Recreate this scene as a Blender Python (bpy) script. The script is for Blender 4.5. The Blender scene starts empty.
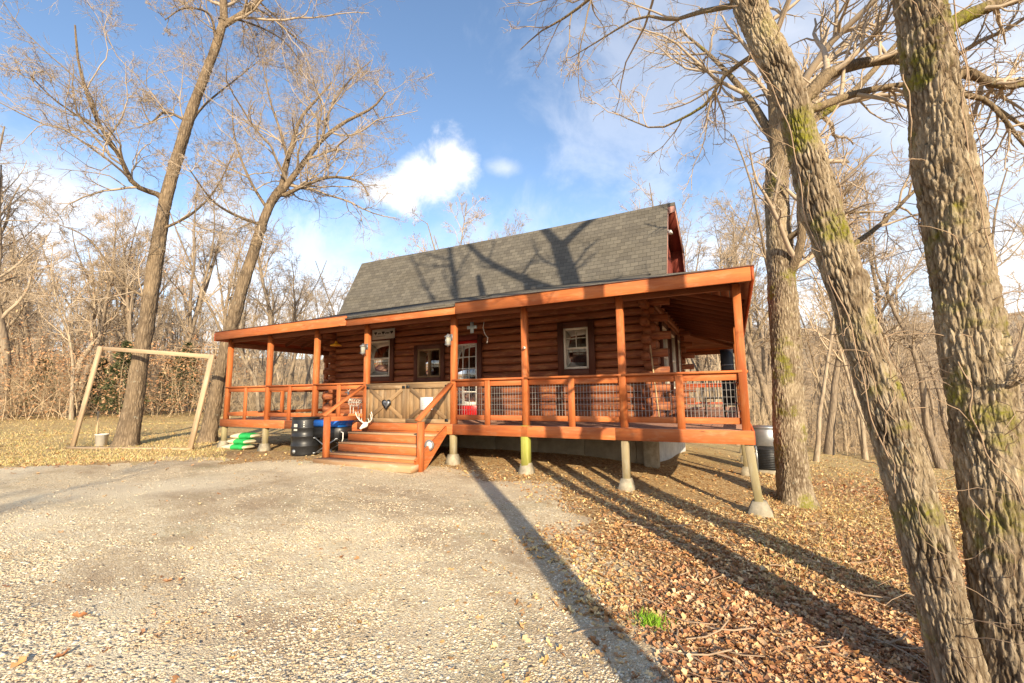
import bpy, math, random
import numpy as np
from mathutils import Vector, Matrix
R_=math.radians
random.seed(7); rng=np.random.default_rng(11)
sc=bpy.context.scene; COL=sc.collection
# ------------------------------------------------------------ camera model (used for laying things out in world space)
F_PX=437.8
CX=np.array([0.89215577,0.06583987,0.44690401]); CY=np.array([0.45153729,-0.10124154,-0.88648983]); CZ=np.array([-0.01312112,0.99268085,-0.12005238])
ROT=np.array([CX,CY,CZ])
def ray(px,py): return ROT@np.array([px-512.0,341.5-py,-F_PX])
def onY(px,py,y): d=ray(px,py); return d*y/d[1]
def onZ(px,py,z): d=ray(px,py); return d*z/d[2]
def onD(px,py,r): d=ray(px,py); return d*r/math.hypot(d[0],d[1])
cam=bpy.data.cameras.new('camera'); camo=bpy.data.objects.new('camera',cam); COL.objects.link(camo)
cam.sensor_width=36; cam.lens=F_PX/1024*36; cam.clip_start=.05; cam.clip_end=3000
camo.matrix_world=Matrix([[ROT[i][0],ROT[i][1],ROT[i][2],0] for i in range(3)]+[[0,0,0,1]])
sc.camera=camo
# ------------------------------------------------------------ terrain height
def sstep(a,b,x): t=np.clip((x-a)/(b-a),0,1); return t*t*(3-2*t)
def gz(x,y):
    x=np.asarray(x,float); y=np.asarray(y,float)
    sp=np.log1p(np.exp(np.clip((x+4.3)*1.6,-30,30)))/1.6; sp=np.minimum(sp,14)
    g=.4+.6*np.clip(y/8,0,1)
    z=-1.40-.1*sp*g
    z=z-.065*np.clip(y-11,0,34)*sstep(-9,-1,x)
    z=z+.03*np.clip(-17-x,0,40)*sstep(-12,12,y)
    rid=sstep(95,250,y+.25*x)*(30+3*np.sin(x/37)+2*np.sin(x/17+1))*sstep(-130,-20,x-y*.1)
    z=z+rid+sstep(60,170,np.hypot(x,y))*13*sstep(0,-60,x-y*.1)
    z=z+.025*np.sin(x*.9+y*.35)+.02*np.sin(y*1.3-x*.5)+.01*np.sin(x*2.7+1)*np.sin(y*2.3)
    return z
def gzf(x,y): return float(gz(x,y))
# ------------------------------------------------------------ numpy value noise
def _h(i,j,k,s):
    n=(i*374761393+j*668265263+k*2147483647+s*1274126177)&0xffffffff
    n=((n^(n>>13))*1274126177)&0xffffffff
    return ((n^(n>>16))&0xffff)/65535.0
def vnoise(p,s=0):
    p=np.asarray(p,float); i=np.floor(p).astype(np.int64); f=p-i; f=f*f*(3-2*f)
    r=0
    for a in (0,1):
        for b in (0,1):
            for c in (0,1):
                w=(f[...,0] if a else 1-f[...,0])*(f[...,1] if b else 1-f[...,1])*(f[...,2] if c else 1-f[...,2])
                r=r+w*_h(i[...,0]+a,i[...,1]+b,i[...,2]+c,s)
    return r
def cells(p,s=0):
    p=np.asarray(p,float); sh=p.shape[:-1]; p=p.reshape(-1,3); i=np.floor(p).astype(np.int64); f1=np.full(len(p),9.);f2=np.full(len(p),9.); cid=np.zeros(len(p))
    for a in (-1,0,1):
        for b in (-1,0,1):
            for c in (-1,0,1):
                q=i+np.array([a,b,c]); o=np.stack([_h(q[:,0],q[:,1],q[:,2],s+k) for k in (1,2,3)],1); d=np.linalg.norm(q+o-p,axis=1)
                m=d<f1; f2=np.where(m,f1,np.minimum(f2,d)); cid=np.where(m,_h(q[:,0],q[:,1],q[:,2],s+7),cid); f1=np.where(m,d,f1)
    return (f2-f1).reshape(sh),cid.reshape(sh)
# ------------------------------------------------------------ mesh building
def np_mesh(name,verts,faces_flat,sizes,uv=None,smooth=False,col=None):
    me=bpy.data.meshes.new(name)
    verts=np.asarray(verts,np.float32); faces_flat=np.asarray(faces_flat,np.int32); sizes=np.asarray(sizes,np.int32)
    me.vertices.add(len(verts)); me.vertices.foreach_set('co',verts.ravel())
    me.loops.add(len(faces_flat)); me.loops.foreach_set('vertex_index',faces_flat)
    me.polygons.add(len(sizes)); st=np.concatenate([[0],np.cumsum(sizes)[:-1]]).astype(np.int32)
    me.polygons.foreach_set('loop_start',st); me.polygons.foreach_set('loop_total',sizes)
    if smooth: me.polygons.foreach_set('use_smooth',np.ones(len(sizes),bool))
    if uv is not None:
        l=me.uv_layers.new(name='UVMap'); l.data.foreach_set('uv',np.asarray(uv,np.float32).ravel())
    if col is not None:
        a=me.color_attributes.new('tint','FLOAT_COLOR','POINT')
        c=np.ones((len(verts),4),np.float32); c[:,:3]=col; a.data.foreach_set('color',c.ravel())
    me.update(calc_edges=True); me.validate()
    return me
class MB:
    def __init__(s): s.v=[]; s.f=[]; s.uv=[]; s.smooth=False
    def add(s,verts,faces,uvs=None):
        b=len(s.v); s.v+= [tuple(map(float,p)) for p in verts]
        for i,f in enumerate(faces):
            s.f.append([b+k for k in f])
            s.uv.append(uvs[i] if uvs is not None else [(0,0)]*len(f))
        return s
    def beam(s,p0,p1,w,h,up=(0,0,1),ch=.006,ends=True):
        """board from p0 to p1 (centre line), w sideways, h along up; chamfered long edges; uv.x along the grain"""
        p0=Vector(p0);p1=Vector(p1); d=(p1-p0); L=d.length; d.normalize(); up=Vector(up)
        sd=d.cross(up)
        if sd.length<1e-4: up=Vector((0,1,0)); sd=d.cross(up)
        sd.normalize(); up=sd.cross(d).normalized()
        a=w/2;b=h/2; c=min(ch,a*.45,b*.45)
        prof=[(-a+c,-b),(a-c,-b),(a,-b+c),(a,b-c),(a-c,b),(-a+c,b),(-a,b-c),(-a,-b+c)]
        per=[0]
        for i in range(8):
            x,y=prof[i];X,Y=prof[(i+1)%8]; per.append(per[-1]+math.hypot(X-x,Y-y))
        uo=random.random()*40; vo=random.random()*40
        vs=[p0+sd*x+up*y for x,y in prof]+[p1+sd*x+up*y for x,y in prof]
        fs=[];uv=[]
        for i in range(8):
            j=(i+1)%8; fs.append([i,j,8+j,8+i]); uv.append([(uo,vo+per[i]),(uo,vo+per[i+1]),(uo+L,vo+per[i+1]),(uo+L,vo+per[i])])
        if ends:
            fs.append(list(range(7,-1,-1))); uv.append([(uo+prof[i][0]*.05,vo+prof[i][1]) for i in range(7,-1,-1)])
            fs.append(list(range(8,16))); uv.append([(uo+L+prof[i][0]*.05,vo+prof[i][1]) for i in range(8)])
        return s.add(vs,fs,uv)
    def box(s,x0,x1,y0,y1,z0,z1,ch=.006):
        dx,dy,dz=x1-x0,y1-y0,z1-z0; cx,cy,cz=(x0+x1)/2,(y0+y1)/2,(z0+z1)/2
        if dx>=dy and dx>=dz: return s.beam((x0,cy,cz),(x1,cy,cz),dy,dz,(0,0,1),ch)
        if dy>=dz: return s.beam((cx,y0,cz),(cx,y1,cz),dx,dz,(0,0,1),ch)
        return s.beam((cx,cy,z0),(cx,cy,z1),dy,dx,(1,0,0),ch)
    def poly(s,pts,thick=None,n=None):
        """flat polygon, thickened downwards along -n; uv.x horizontal along the plane, uv.y up the slope"""
        P=[Vector(p) for p in pts]; nn=Vector((0,0,0))
        for i in range(len(P)): nn+=P[i].cross(P[(i+1)%len(P)])
        nn.normalize()
        if nn.z<0 and n is None: P=P[::-1]; nn=-nn
        hx=Vector((0,0,1)).cross(nn)
        if hx.length<1e-3: hx=Vector((1,0,0))
        hx.normalize(); vy=nn.cross(hx)
        m=len(P); u=[(p.dot(hx),p.dot(vy)) for p in P]
        if thick is None: return s.add(P,[list(range(m))],[u])
        Q=[p-nn*thick for p in P]
        fs=[list(range(m)),list(range(2*m-1,m-1,-1))]; uv=[u,u[::-1]]
        for i in range(m):
            j=(i+1)%m; fs.append([i,m+i,m+j,j]); uv.append([u[i],(u[i][0],u[i][1]-thick),(u[j][0],u[j][1]-thick),u[j]])
        return s.add(P+Q,fs,uv)
    def tube(s,pts,r,n=8,cap=True):
        P=[Vector(p) for p in pts]; m=len(P); rr=r if hasattr(r,'__len__') else [r]*m
        vs=[];L=0;Ls=[]
        ref=None
        for i,p in enumerate(P):
            t=(P[min(i+1,m-1)]-P[max(i-1,0)]).normalized()
            if ref is None:
                ref=Vector((0,0,1)) if abs(t.z)<.8 else Vector((1,0,0))
                u=t.cross(ref).normalized()
            else: u=(u-t*u.dot(t)).normalized()
            w=t.cross(u)
            if i: L+=(P[i]-P[i-1]).length
            Ls.append(L)
            for k in range(n):
                a=2*math.pi*k/n; vs.append(p+(u*math.cos(a)+w*math.sin(a))*rr[i])
        fs=[];uv=[]
        for i in range(m-1):
            for k in range(n):
                k2=(k+1)%n; fs.append([i*n+k,i*n+k2,(i+1)*n+k2,(i+1)*n+k])
                c=2*math.pi*rr[0]/n; uv.append([(Ls[i],k*c),(Ls[i],(k+1)*c),(Ls[i+1],(k+1)*c),(Ls[i+1],k*c)])
        if cap:
            fs.append(list(range(n-1,-1,-1))); fs.append(list(range((m-1)*n,m*n)))
            uv.append([(math.cos(6.28*k/n)*rr[0],math.sin(6.28*k/n)*rr[0]) for k in range(n)]); uv.append([(math.cos(6.28*k/n)*rr[0],math.sin(6.28*k/n)*rr[0]) for k in range(n)])
        return s.add(vs,fs,uv)
    def lathe(s,c,prof,n=28,axis='z'):
        vs=[];m=len(prof)
        for r,h in prof:
            for k in range(n):
                a=2*math.pi*k/n; q=(r*math.cos(a),r*math.sin(a),h)
                if axis=='y': q=(q[0],q[2],q[1])
                if axis=='x': q=(q[2],q[0],q[1])
                vs.append((c[0]+q[0],c[1]+q[1],c[2]+q[2]))
        fs=[];uv=[]
        for i in range(m-1):
            for k in range(n):
                k2=(k+1)%n; fs.append([i*n+k,i*n+k2,(i+1)*n+k2,(i+1)*n+k]); uv.append([(k/n,i/m),((k+1)/n,i/m),((k+1)/n,(i+1)/m),(k/n,(i+1)/m)])
        if prof[0][0]>1e-4: fs.append(list(range(n-1,-1,-1))); uv.append([(0,0)]*n)
        if prof[-1][0]>1e-4: fs.append(list(range((m-1)*n,m*n))); uv.append([(0,0)]*n)
        return s.add(vs,fs,uv)
def wpos(o):
    v=Vector((0,0,0))
    while o is not None: v+=o.location; o=o.parent
    return v
def obj(name,mb,mat,parent=None,loc=None,smooth=False,label=None,cat=None,group=None,kind=None):
    """links one mesh object; vertices are given in world space"""
    org=wpos(parent) if parent is not None else Vector(loc if loc is not None else (0,0,0))
    if isinstance(mb,MB):
        v=np.array(mb.v,float)-np.array(org)
        me=np_mesh(name,v,[i for f in mb.f for i in f],[len(f) for f in mb.f],[u for f in mb.uv for u in f],smooth)
    else: me=mb
    if mat is not None: me.materials.append(mat)
    o=bpy.data.objects.new(name,me); COL.objects.link(o)
    if parent is not None: o.parent=parent
    else: o.location=org
    tag(o,label,cat,group,kind); return o
def tag(o,label=None,cat=None,group=None,kind=None):
    if label: o['label']=label
    if cat: o['category']=cat
    if group: o['group']=group
    if kind: o['kind']=kind
    return o
def thing(name,loc,label,cat,group=None):
    o=bpy.data.objects.new(name,None); o.empty_display_size=.2; COL.objects.link(o); o.location=Vector(loc)
    return tag(o,label,cat,group)
# ------------------------------------------------------------ materials
def newmat(name):
    m=bpy.data.materials.new(name); m.use_nodes=True; nt=m.node_tree; nt.nodes.clear()
    return m,NT(nt)
class NT:
    def __init__(s,nt): s.nt=nt
    def n(s,t,**k):
        nd=s.nt.nodes.new(t)
        for a,b in k.items():
            if a=='inp':
                for q,v in b.items(): s.set(nd,q,v)
            else: setattr(nd,a,b)
        return nd
    def set(s,nd,q,v):
        i=nd.inputs[q]
        if isinstance(v,bpy.types.NodeSocket): s.nt.links.new(v,i)
        else: i.default_value=v
    def coord(s,out='Object'): return s.n('ShaderNodeTexCoord').outputs[out]
    def mapp(s,v,sc=(1,1,1),loc=(0,0,0),rot=(0,0,0)):
        return s.n('ShaderNodeMapping',inp={'Vector':v,'Scale':sc,'Location':loc,'Rotation':rot}).outputs[0]
    def noise(s,v,scale,detail=4,rough=.55,dist=0,col=False):
        nd=s.n('ShaderNodeTexNoise',inp={'Vector':v,'Scale':scale,'Detail':detail,'Roughness':rough,'Distortion':dist}); return nd.outputs[1 if col else 0]
    def vor(s,v,scale,feature='F1',out='Distance',rand=1):
        nd=s.n('ShaderNodeTexVoronoi',feature=feature,inp={'Vector':v,'Scale':scale,'Randomness':rand}); return nd.outputs[out]
    def ramp(s,f,stops,interp='LINEAR'):
        nd=s.n('ShaderNodeValToRGB',inp={'Fac':f}); cr=nd.color_ramp; cr.interpolation=interp
        while len(cr.elements)<len(stops): cr.elements.new(.5)
        for e,(p,c) in zip(cr.elements,stops):
            e.position=p; e.color=(c,c,c,1) if not hasattr(c,'__len__') else (*c,1)
        return nd.outputs[0]
    def mix(s,f,a,b,mode='MIX'):
        nd=s.n('ShaderNodeMix',data_type='RGBA',blend_type=mode); 
        for q,v in ((0,f),(6,a),(7,b)):
            if not isinstance(v,bpy.types.NodeSocket) and hasattr(v,'__len__') and len(v)==3: v=(*v,1)
            s.set(nd,q,v)
        return nd.outputs[2]
    def math(s,op,a,b=0,c=None):
        nd=s.n('ShaderNodeMath',operation=op); s.set(nd,0,a); s.set(nd,1,b)
        if c is not None: s.set(nd,2,c)
        return nd.outputs[0]
    def bump(s,h,strength=.5,dist=.02,nrm=None):
        nd=s.n('ShaderNodeBump',inp={'Height':h,'Strength':strength,'Distance':dist})
        if nrm is not None: s.set(nd,'Normal',nrm)
        return nd.outputs[0]
    def out(s,col,rough=.8,nrm=None,spec=.3,metal=0,**k):
        b=s.n('ShaderNodeBsdfPrincipled')
        if not isinstance(col,bpy.types.NodeSocket) and len(col)==3: col=(*col,1)
        s.set(b,'Base Color',col); s.set(b,'Roughness',rough); s.set(b,'Specular IOR Level',spec); s.set(b,'Metallic',metal)
        if nrm is not None: s.set(b,'Normal',nrm)
        for q,v in k.items(): s.set(b,q,v)
        o=s.n('ShaderNodeOutputMaterial'); s.nt.links.new(b.outputs[0],o.inputs[0]); return b
def wood(name,c1,c2,c3,rough=.7,wear=(.3,.28,.25),wearamt=.15,bump=.4,scale=1):
    """boards: uv.x runs along the grain"""
    m,t=newmat(name); uv=t.coord('UV')
    g=t.noise(t.mapp(uv,(1.5*scale,28*scale,1)),1,5,.6,.4)
    b=t.noise(t.mapp(uv,(.8,5,1)),1,3)
    fine=t.noise(t.mapp(uv,(6,140,1)),1,2)
    c=t.mix(t.ramp(g,[(.3,0),(.7,1)]),c1,c2)
    c=t.mix(t.math('MULTIPLY',t.ramp(b,[(.42,0),(.7,1)]),.75),c,c3)
    k=t.vor(t.mapp(uv,(1.3,5,1)),1.1); c=t.mix(t.ramp(k,[(.03,.8),(.09,0)]),c,(c1[0]*.25,c1[1]*.25,c1[2]*.3))
    w=t.noise(t.mapp(uv,(2.2,9,1),(3,7,0)),1.2,6,.7)
    c=t.mix(t.math('MULTIPLY',t.ramp(w,[(.52,0),(.75,1)]),wearamt*3 if wearamt<.34 else 1),c,wear)
    h=t.math('ADD',t.math('MULTIPLY',g,.7),t.math('MULTIPLY',fine,.4))
    t.out(c,t.ramp(b,[(0,rough-.12),(1,min(1,rough+.15))]),t.bump(h,bump,.004)); return m
def plain(name,c,rough=.6,metal=0,var=.2,scale=6,bump=0,spec=.4,**k):
    m,t=newmat(name); o=t.coord()
    n=t.noise(o,scale,6,.65)
    cc=t.mix(t.ramp(n,[(.35,0),(.75,1)]),[min(1,x*(1+var*.5)) for x in c],[x*(1-var) for x in c])
    d=t.noise(o,scale*.3,3,.6)
    t.out(cc,t.ramp(d,[(.3,max(0,rough-.1)),(.7,min(1,rough+.12))]),t.bump(n,bump,.01) if bump else None,spec,metal,**k); return m
M={}
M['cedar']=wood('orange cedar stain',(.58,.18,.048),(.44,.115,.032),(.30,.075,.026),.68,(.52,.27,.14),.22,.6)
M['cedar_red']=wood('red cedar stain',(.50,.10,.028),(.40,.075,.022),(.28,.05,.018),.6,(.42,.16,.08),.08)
M['log']=wood('log stain',(.40,.135,.048),(.19,.052,.023),(.10,.028,.016),.6,(.60,.30,.13),.22,.8,.6)
M['logend']=wood('log end grain',(.42,.14,.05),(.27,.07,.028),(.16,.045,.02),.7,(.45,.22,.1),.2)
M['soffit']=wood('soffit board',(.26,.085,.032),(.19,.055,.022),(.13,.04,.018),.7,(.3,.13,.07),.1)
M['deck']=wood('deck board',(.40,.19,.12),(.30,.13,.085),(.42,.27,.19),.8,(.50,.40,.32),.3)
M['pt']=wood('treated post wood',(.36,.29,.17),(.28,.22,.13),(.33,.31,.14),.85,(.46,.44,.36),.25)
M['pt_green']=wood('mossy post wood',(.38,.40,.06),(.28,.31,.05),(.42,.36,.12),.85,(.5,.46,.2),.2)
M['stepw']=wood('weathered step',(.50,.30,.15),(.42,.22,.10),(.36,.27,.18),.85,(.52,.43,.30),.3)
M['gatew']=wood('weathered gate wood',(.36,.23,.115),(.24,.145,.07),(.13,.085,.05),.85,(.40,.31,.20),.3)
M['frame']=wood('pale lumber',(.52,.38,.24),(.42,.30,.18),(.42,.29,.17),.85,(.56,.47,.35),.25)
M['trim']=wood('dark window trim',(.15,.055,.032),(.10,.038,.024),(.07,.028,.02),.6,(.12,.06,.04),.1)
M['red']=plain('door red paint',(.50,.012,.012),.4,var=.15)
M['gable']=wood('gable red siding',(.24,.05,.032),(.19,.04,.027),(.14,.032,.022),.7,(.3,.08,.06),.1)
M['rake']=wood('faded rake board',(.50,.25,.19),(.42,.17,.12),(.50,.30,.25),.75,(.6,.42,.36),.25)
M['white']=plain('off white paint',(.74,.70,.62),.5,var=.12)
M['sash']=plain('vinyl sash',(.76,.70,.58),.45,var=.1)
M['dark']=plain('dark interior',(.035,.025,.02),.9)
M['curtain']=plain('curtain cloth',(.42,.33,.2),.95,var=.3,scale=12)
M['black']=plain('black plastic',(.018,.018,.019),.42,var=.4,scale=9)
M['iron']=plain('black iron',(.02,.02,.02),.5,.3)
M['wire']=plain('galvanised wire',(.34,.32,.30),.5,.3)
M['metal']=plain('grey metal',(.31,.32,.33),.42,.6,var=.2)
M['bone']=plain('bone',(.80,.75,.64),.7,var=.25,scale=25)
M['concrete']=plain('concrete',(.36,.31,.22),.9,var=.45,scale=9,bump=.5)
M['blue']=plain('blue plastic',(.012,.13,.52),.35,var=.15)
M['green']=plain('green bag print',(.03,.42,.10),.45,var=.2)
M['bag']=plain('pale plastic bag',(.66,.58,.40),.5,var=.2)
M['paper']=plain('white paper',(.82,.80,.74),.7,var=.06)
M['ink']=plain('dark paint',(.02,.018,.016),.7)
M['signgrey']=wood('pale weathered sign board',(.52,.48,.42),(.44,.40,.34),(.5,.45,.4),.8,(.6,.56,.5),.2)
M['yellow']=plain('yellow enamel',(.85,.42,.03),.35,var=.1)
M['glassmilk']=plain('seeded lantern glass',(.36,.34,.28),.25,var=.3,scale=20)
M['pole']=wood('bare pole',(.62,.45,.25),(.5,.35,.18),(.45,.3,.18),.8)
def mk_glass():
    m,t=newmat('window glass'); 
    tr=t.n('ShaderNodeBsdfTransparent',inp={'Color':(.55,.58,.56,1)}); gl=t.n('ShaderNodeBsdfGlossy',inp={'Color':(.9,.92,.95,1),'Roughness':.02})
    nz=t.noise(t.coord(),1.3,2); t.set(gl,'Normal',t.bump(nz,.12,.05))
    fr=t.n('ShaderNodeFresnel',inp={'IOR':1.55}); f=t.math('MULTIPLY',fr.outputs[0],1.9); f=t.math('ADD',f,.05)
    mx=t.n('ShaderNodeMixShader'); t.set(mx,0,f); t.nt.links.new(tr.outputs[0],mx.inputs[1]); t.nt.links.new(gl.outputs[0],mx.inputs[2])
    o=t.n('ShaderNodeOutputMaterial'); t.nt.links.new(mx.outputs[0],o.inputs[0]); return m
M['glass']=mk_glass()
def mk_shingle():
    m,t=newmat('asphalt shingles'); uv=t.coord('UV')
    wob=t.noise(uv,1.3,3,col=True); v=t.n('ShaderNodeVectorMath',operation='MULTIPLY_ADD'); t.set(v,0,wob); v.inputs[1].default_value=(.015,.03,0); t.set(v,2,uv)
    br=t.n('ShaderNodeTexBrick',offset=.5,inp={'Vector':v.outputs[0],'Color1':(0,0,0,1),'Color2':(1,1,1,1),'Mortar':(.5,.5,.5,1),'Scale':1,'Mortar Size':.004,'Mortar Smooth':.3,'Brick Width':.19,'Row Height':.125})
    tone=t.ramp(br.outputs[0],[(0,(.10,.089,.073)),(.5,(.14,.125,.10)),(1,(.185,.165,.13))])
    gr=t.noise(uv,160,2); c=t.mix(.35,tone,t.ramp(gr,[(.3,(.04,.037,.034)),(.7,(.22,.20,.17))]))
    st=t.noise(t.mapp(uv,(.35,1.6,1)),1.3,6,.65); c=t.mix(t.math('MULTIPLY',t.ramp(st,[(.45,0),(.75,1)]),.5),c,(.10,.085,.06))
    # joint lines round each shingle are mixed darker
    c=t.mix(t.math('MULTIPLY',br.outputs[1],.75),c,(.03,.028,.025))
    sy=t.n('ShaderNodeSeparateXYZ'); t.set(sy,0,v.outputs[0]); saw=t.math('FRACT',t.math('DIVIDE',sy.outputs[1],.125))
    h=t.math('ADD',t.math('MULTIPLY',saw,-.9),t.math('MULTIPLY',gr,.35)); h=t.math('ADD',h,t.math('MULTIPLY',br.outputs[1],-.5))
    t.out(c,.93,t.bump(h,.9,.012),.15); return m
M['shingle']=mk_shingle()
def mk_bark(name,c_hi,c_lo,moss=.0,zs=.28,scale=14,bump=1,attr=False):
    m,t=newmat(name); o=t.coord(); p=t.mapp(o,(1,1,zs))
    a=t.noise(p,scale,7,.68,.9); b=t.vor(t.mapp(o,(1,1,zs*.8)),scale*1.3,'DISTANCE_TO_EDGE'); 
    f=t.math('MULTIPLY',t.ramp(b,[(0,.15),(.22,1)]),t.ramp(a,[(.28,.15),(.72,1)]))
    c=t.mix(f,c_lo,c_hi)
    if attr:
        at=t.n('ShaderNodeAttribute',attribute_name='tint'); sp=t.n('ShaderNodeSeparateColor'); t.set(sp,0,at.outputs[0])
        c=t.mix(t.math('MULTIPLY',t.math('SUBTRACT',1,sp.outputs[0]),1.0),c,(c_lo[0]*.55,c_lo[1]*.5,c_lo[2]*.45))
    l=t.noise(o,1.7,5,.6); c=t.mix(t.math('MULTIPLY',t.ramp(l,[(.45,0),(.7,1)]),.45),c,(c_hi[0]*1.12,c_hi[1]*1.1,c_hi[2]*1.02))
    li=t.noise(o,9,5,.75); c=t.mix(t.ramp(li,[(.62,0),(.68,.5)]),c,(.42,.42,.34))
    if moss:
        mm=t.noise(o,2.1,5,.65); mf=t.noise(o,40,3); mk=t.math('MULTIPLY',t.ramp(mm,[(.60-moss,0),(.70-moss,1)]),t.ramp(mf,[(.3,.35),(.6,1)]))
        c=t.mix(mk,c,t.mix(mf,(.10,.105,.015),(.29,.265,.035)))
    h=t.math('ADD',f,t.math('MULTIPLY',t.noise(o,scale*7,3),.3))
    t.out(c,.95,t.bump(h,bump,.02),.1); return m
M['bark_near']=mk_bark('near oak bark',(.62,.51,.36),(.15,.105,.065),.07,.3,20,.8,True)
M['bark_limb']=mk_bark('oak limb bark',(.36,.27,.17),(.13,.095,.06),.06,.3,24,.8)
M['bark_left']=mk_bark('left oak bark',(.33,.245,.16),(.10,.072,.048),.0,.22,11,1)
M['bark_far']=mk_bark('woods bark',(.50,.41,.29),(.24,.18,.125),.0,.25,5,.8)
M['bark_grey']=mk_bark('grey woods bark',(.38,.30,.215),(.17,.13,.095),.0,.25,6,.8)
M['twig']=plain('twig bark',(.42,.33,.235),.9,var=.4,scale=1.2)
M['twig_warm']=plain('warm twig bark',(.52,.40,.27),.9,var=.4,scale=1.2)
M['twig_dark']=plain('dark twig bark',(.20,.145,.11),.9,var=.35,scale=1.2)
M['vine']=plain('dry vine',(.40,.28,.18),.9,var=.3)
def mk_tint(name,rough=.85,spec=.2,sub=0,noise_s=30,amt=.35):
    m,t=newmat(name); at=t.n('ShaderNodeAttribute',attribute_name='tint').outputs[0]
    n=t.noise(t.coord(),noise_s,3); c=t.mix(amt,at,t.mix(n,(.0,.0,.0),(1,1,1)),'OVERLAY')
    t.out(c,rough,None,spec); return m
M['leaf']=mk_tint('dead leaf',.75,.25)
M['stone']=mk_tint('crushed stone',.9,.2,noise_s=60)
M['blade']=mk_tint('grass blade',.8,.2)
# ============================================================ LOG CABIN
FL=-.60; WX0,WX1=-11.85,-1.72; WY0,WY1=10.4,16.8; DX0,DX1=-13.45,.19; DY0,DY1=7.74,19.55
cab=thing('log_cabin',(-6.8,13.6,-1.5),'red stained log cabin with grey gambrel roof and orange wraparound porch','cabin')
# ---- log walls with openings
def logs(axis,c,a0,a1,openings,z0=FL,z1=2.62,phase=0,ext=.30,side=1):
    mb=MB(); h=.2; n=int((z1-z0)/h)+1; zz=z0-(h/2 if phase else 0)
    for i in range(n+1):
        zc=zz+h*(i+.5)
        if zc+h/2>z1+.12: break
        e_=ext+(.16 if i%2 else -.10)+random.uniform(-.03,.04); ivs=[(a0-e_,a1+e_+random.uniform(-.03,.03))]
        for (o0,o1,p0,p1) in openings:
            if zc+h*.3>p0 and zc-h*.3<p1:
                nv=[]
                for (s,e) in ivs:
                    if o0>s and o1<e: nv+= [(s,o0),(o1,e)]
                    elif o0>=e or o1<=s: nv.append((s,e))
                ivs=nv
        rr=h*.5*random.uniform(.97,1.06); dd=random.uniform(-.012,.012)
        for (s,e) in ivs:
            m=max(2,int((e-s)/.35)); k=10
            prof=[]
            for q in range(k):
                an=2*math.pi*q/k+.314; ca_,sa_=math.cos(an),math.sin(an); prof.append((math.copysign(abs(ca_)**.40,ca_)*.092,math.copysign(abs(sa_)**.8,sa_)*rr))
            vs=[];fs=[];uv=[]; uo=random.random()*50; wob=random.random()*9
            for j in range(m+1):
                x=s+(e-s)*j/m; taper=1
                endd=min(x-a0,a1-x)
                if endd<0: taper=1-.10*random.random()
                for (py,pz) in prof:
                    py2=py*taper+dd+.008*math.sin(x*1.7+wob); pz2=pz*taper+.006*math.sin(x*2.3+wob*2)
                    vs.append((x,c+py2,zc+pz2) if axis=='x' else (c+py2,x,zc+pz2))
            for j in range(m):
                for q in range(k):
                    q2=(q+1)%k; fs.append([j*k+q,j*k+q2,(j+1)*k+q2,(j+1)*k+q]); u0=uo+(e-s)*j/m;u1=uo+(e-s)*(j+1)/m
                    uv.append([(u0,uo+q*.07),(u0,uo+(q+1)*.07),(u1,uo+(q+1)*.07),(u1,uo+q*.07)])
            fs.append(list(range(k-1,-1,-1))); uv.append([(p[0],p[1]) for p in prof[::-1]])
            fs.append([m*k+q for q in range(k)]); uv.append([(p[0],p[1]) for p in prof])
            mb.add(vs,fs,uv)
    return mb
win_f=[(-10.30,-9.38,.60,1.72),(-8.32,-7.48,.52,1.36),(-3.74,-3.10,.60,1.62)]
door_o=(-7.02,-6.24,FL,1.52)
o=obj('log_wall',logs('x',WY0,WX0,WX1,win_f+[door_o]),M['log'],cab)
win_s=[(11.75,12.75,.1,1.75),(13.55,14.5,.1,1.75),(15.2,15.9,.1,1.75)]
obj('log_wall',logs('y',WX1,WY0,WY1,win_s,phase=1,ext=.32),M['log'],cab)
obj('log_wall',logs('y',WX0,WY0,WY1,[],phase=1,ext=.30),M['log'],cab)
obj('log_wall',logs('x',WY1,WX0,WX1,[]),M['log'],cab)
mb=MB(); mb.box(WX0+.1,WX1-.1,WY0+1.6,WY0+1.7,FL,2.6); mb.box(WX0+.1,WX1-.1,WY0+.1,WY0+1.65,FL-.05,FL-.01); mb.box(WX0+.1,WX1-.1,WY0+.1,WY0+1.6,2.50,2.56)
mb.box(WX1-1.4,WX1-1.35,WY0+.1,WY1-.1,FL,2.5)
obj('interior_wall',mb,M['dark'],cab)
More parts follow.
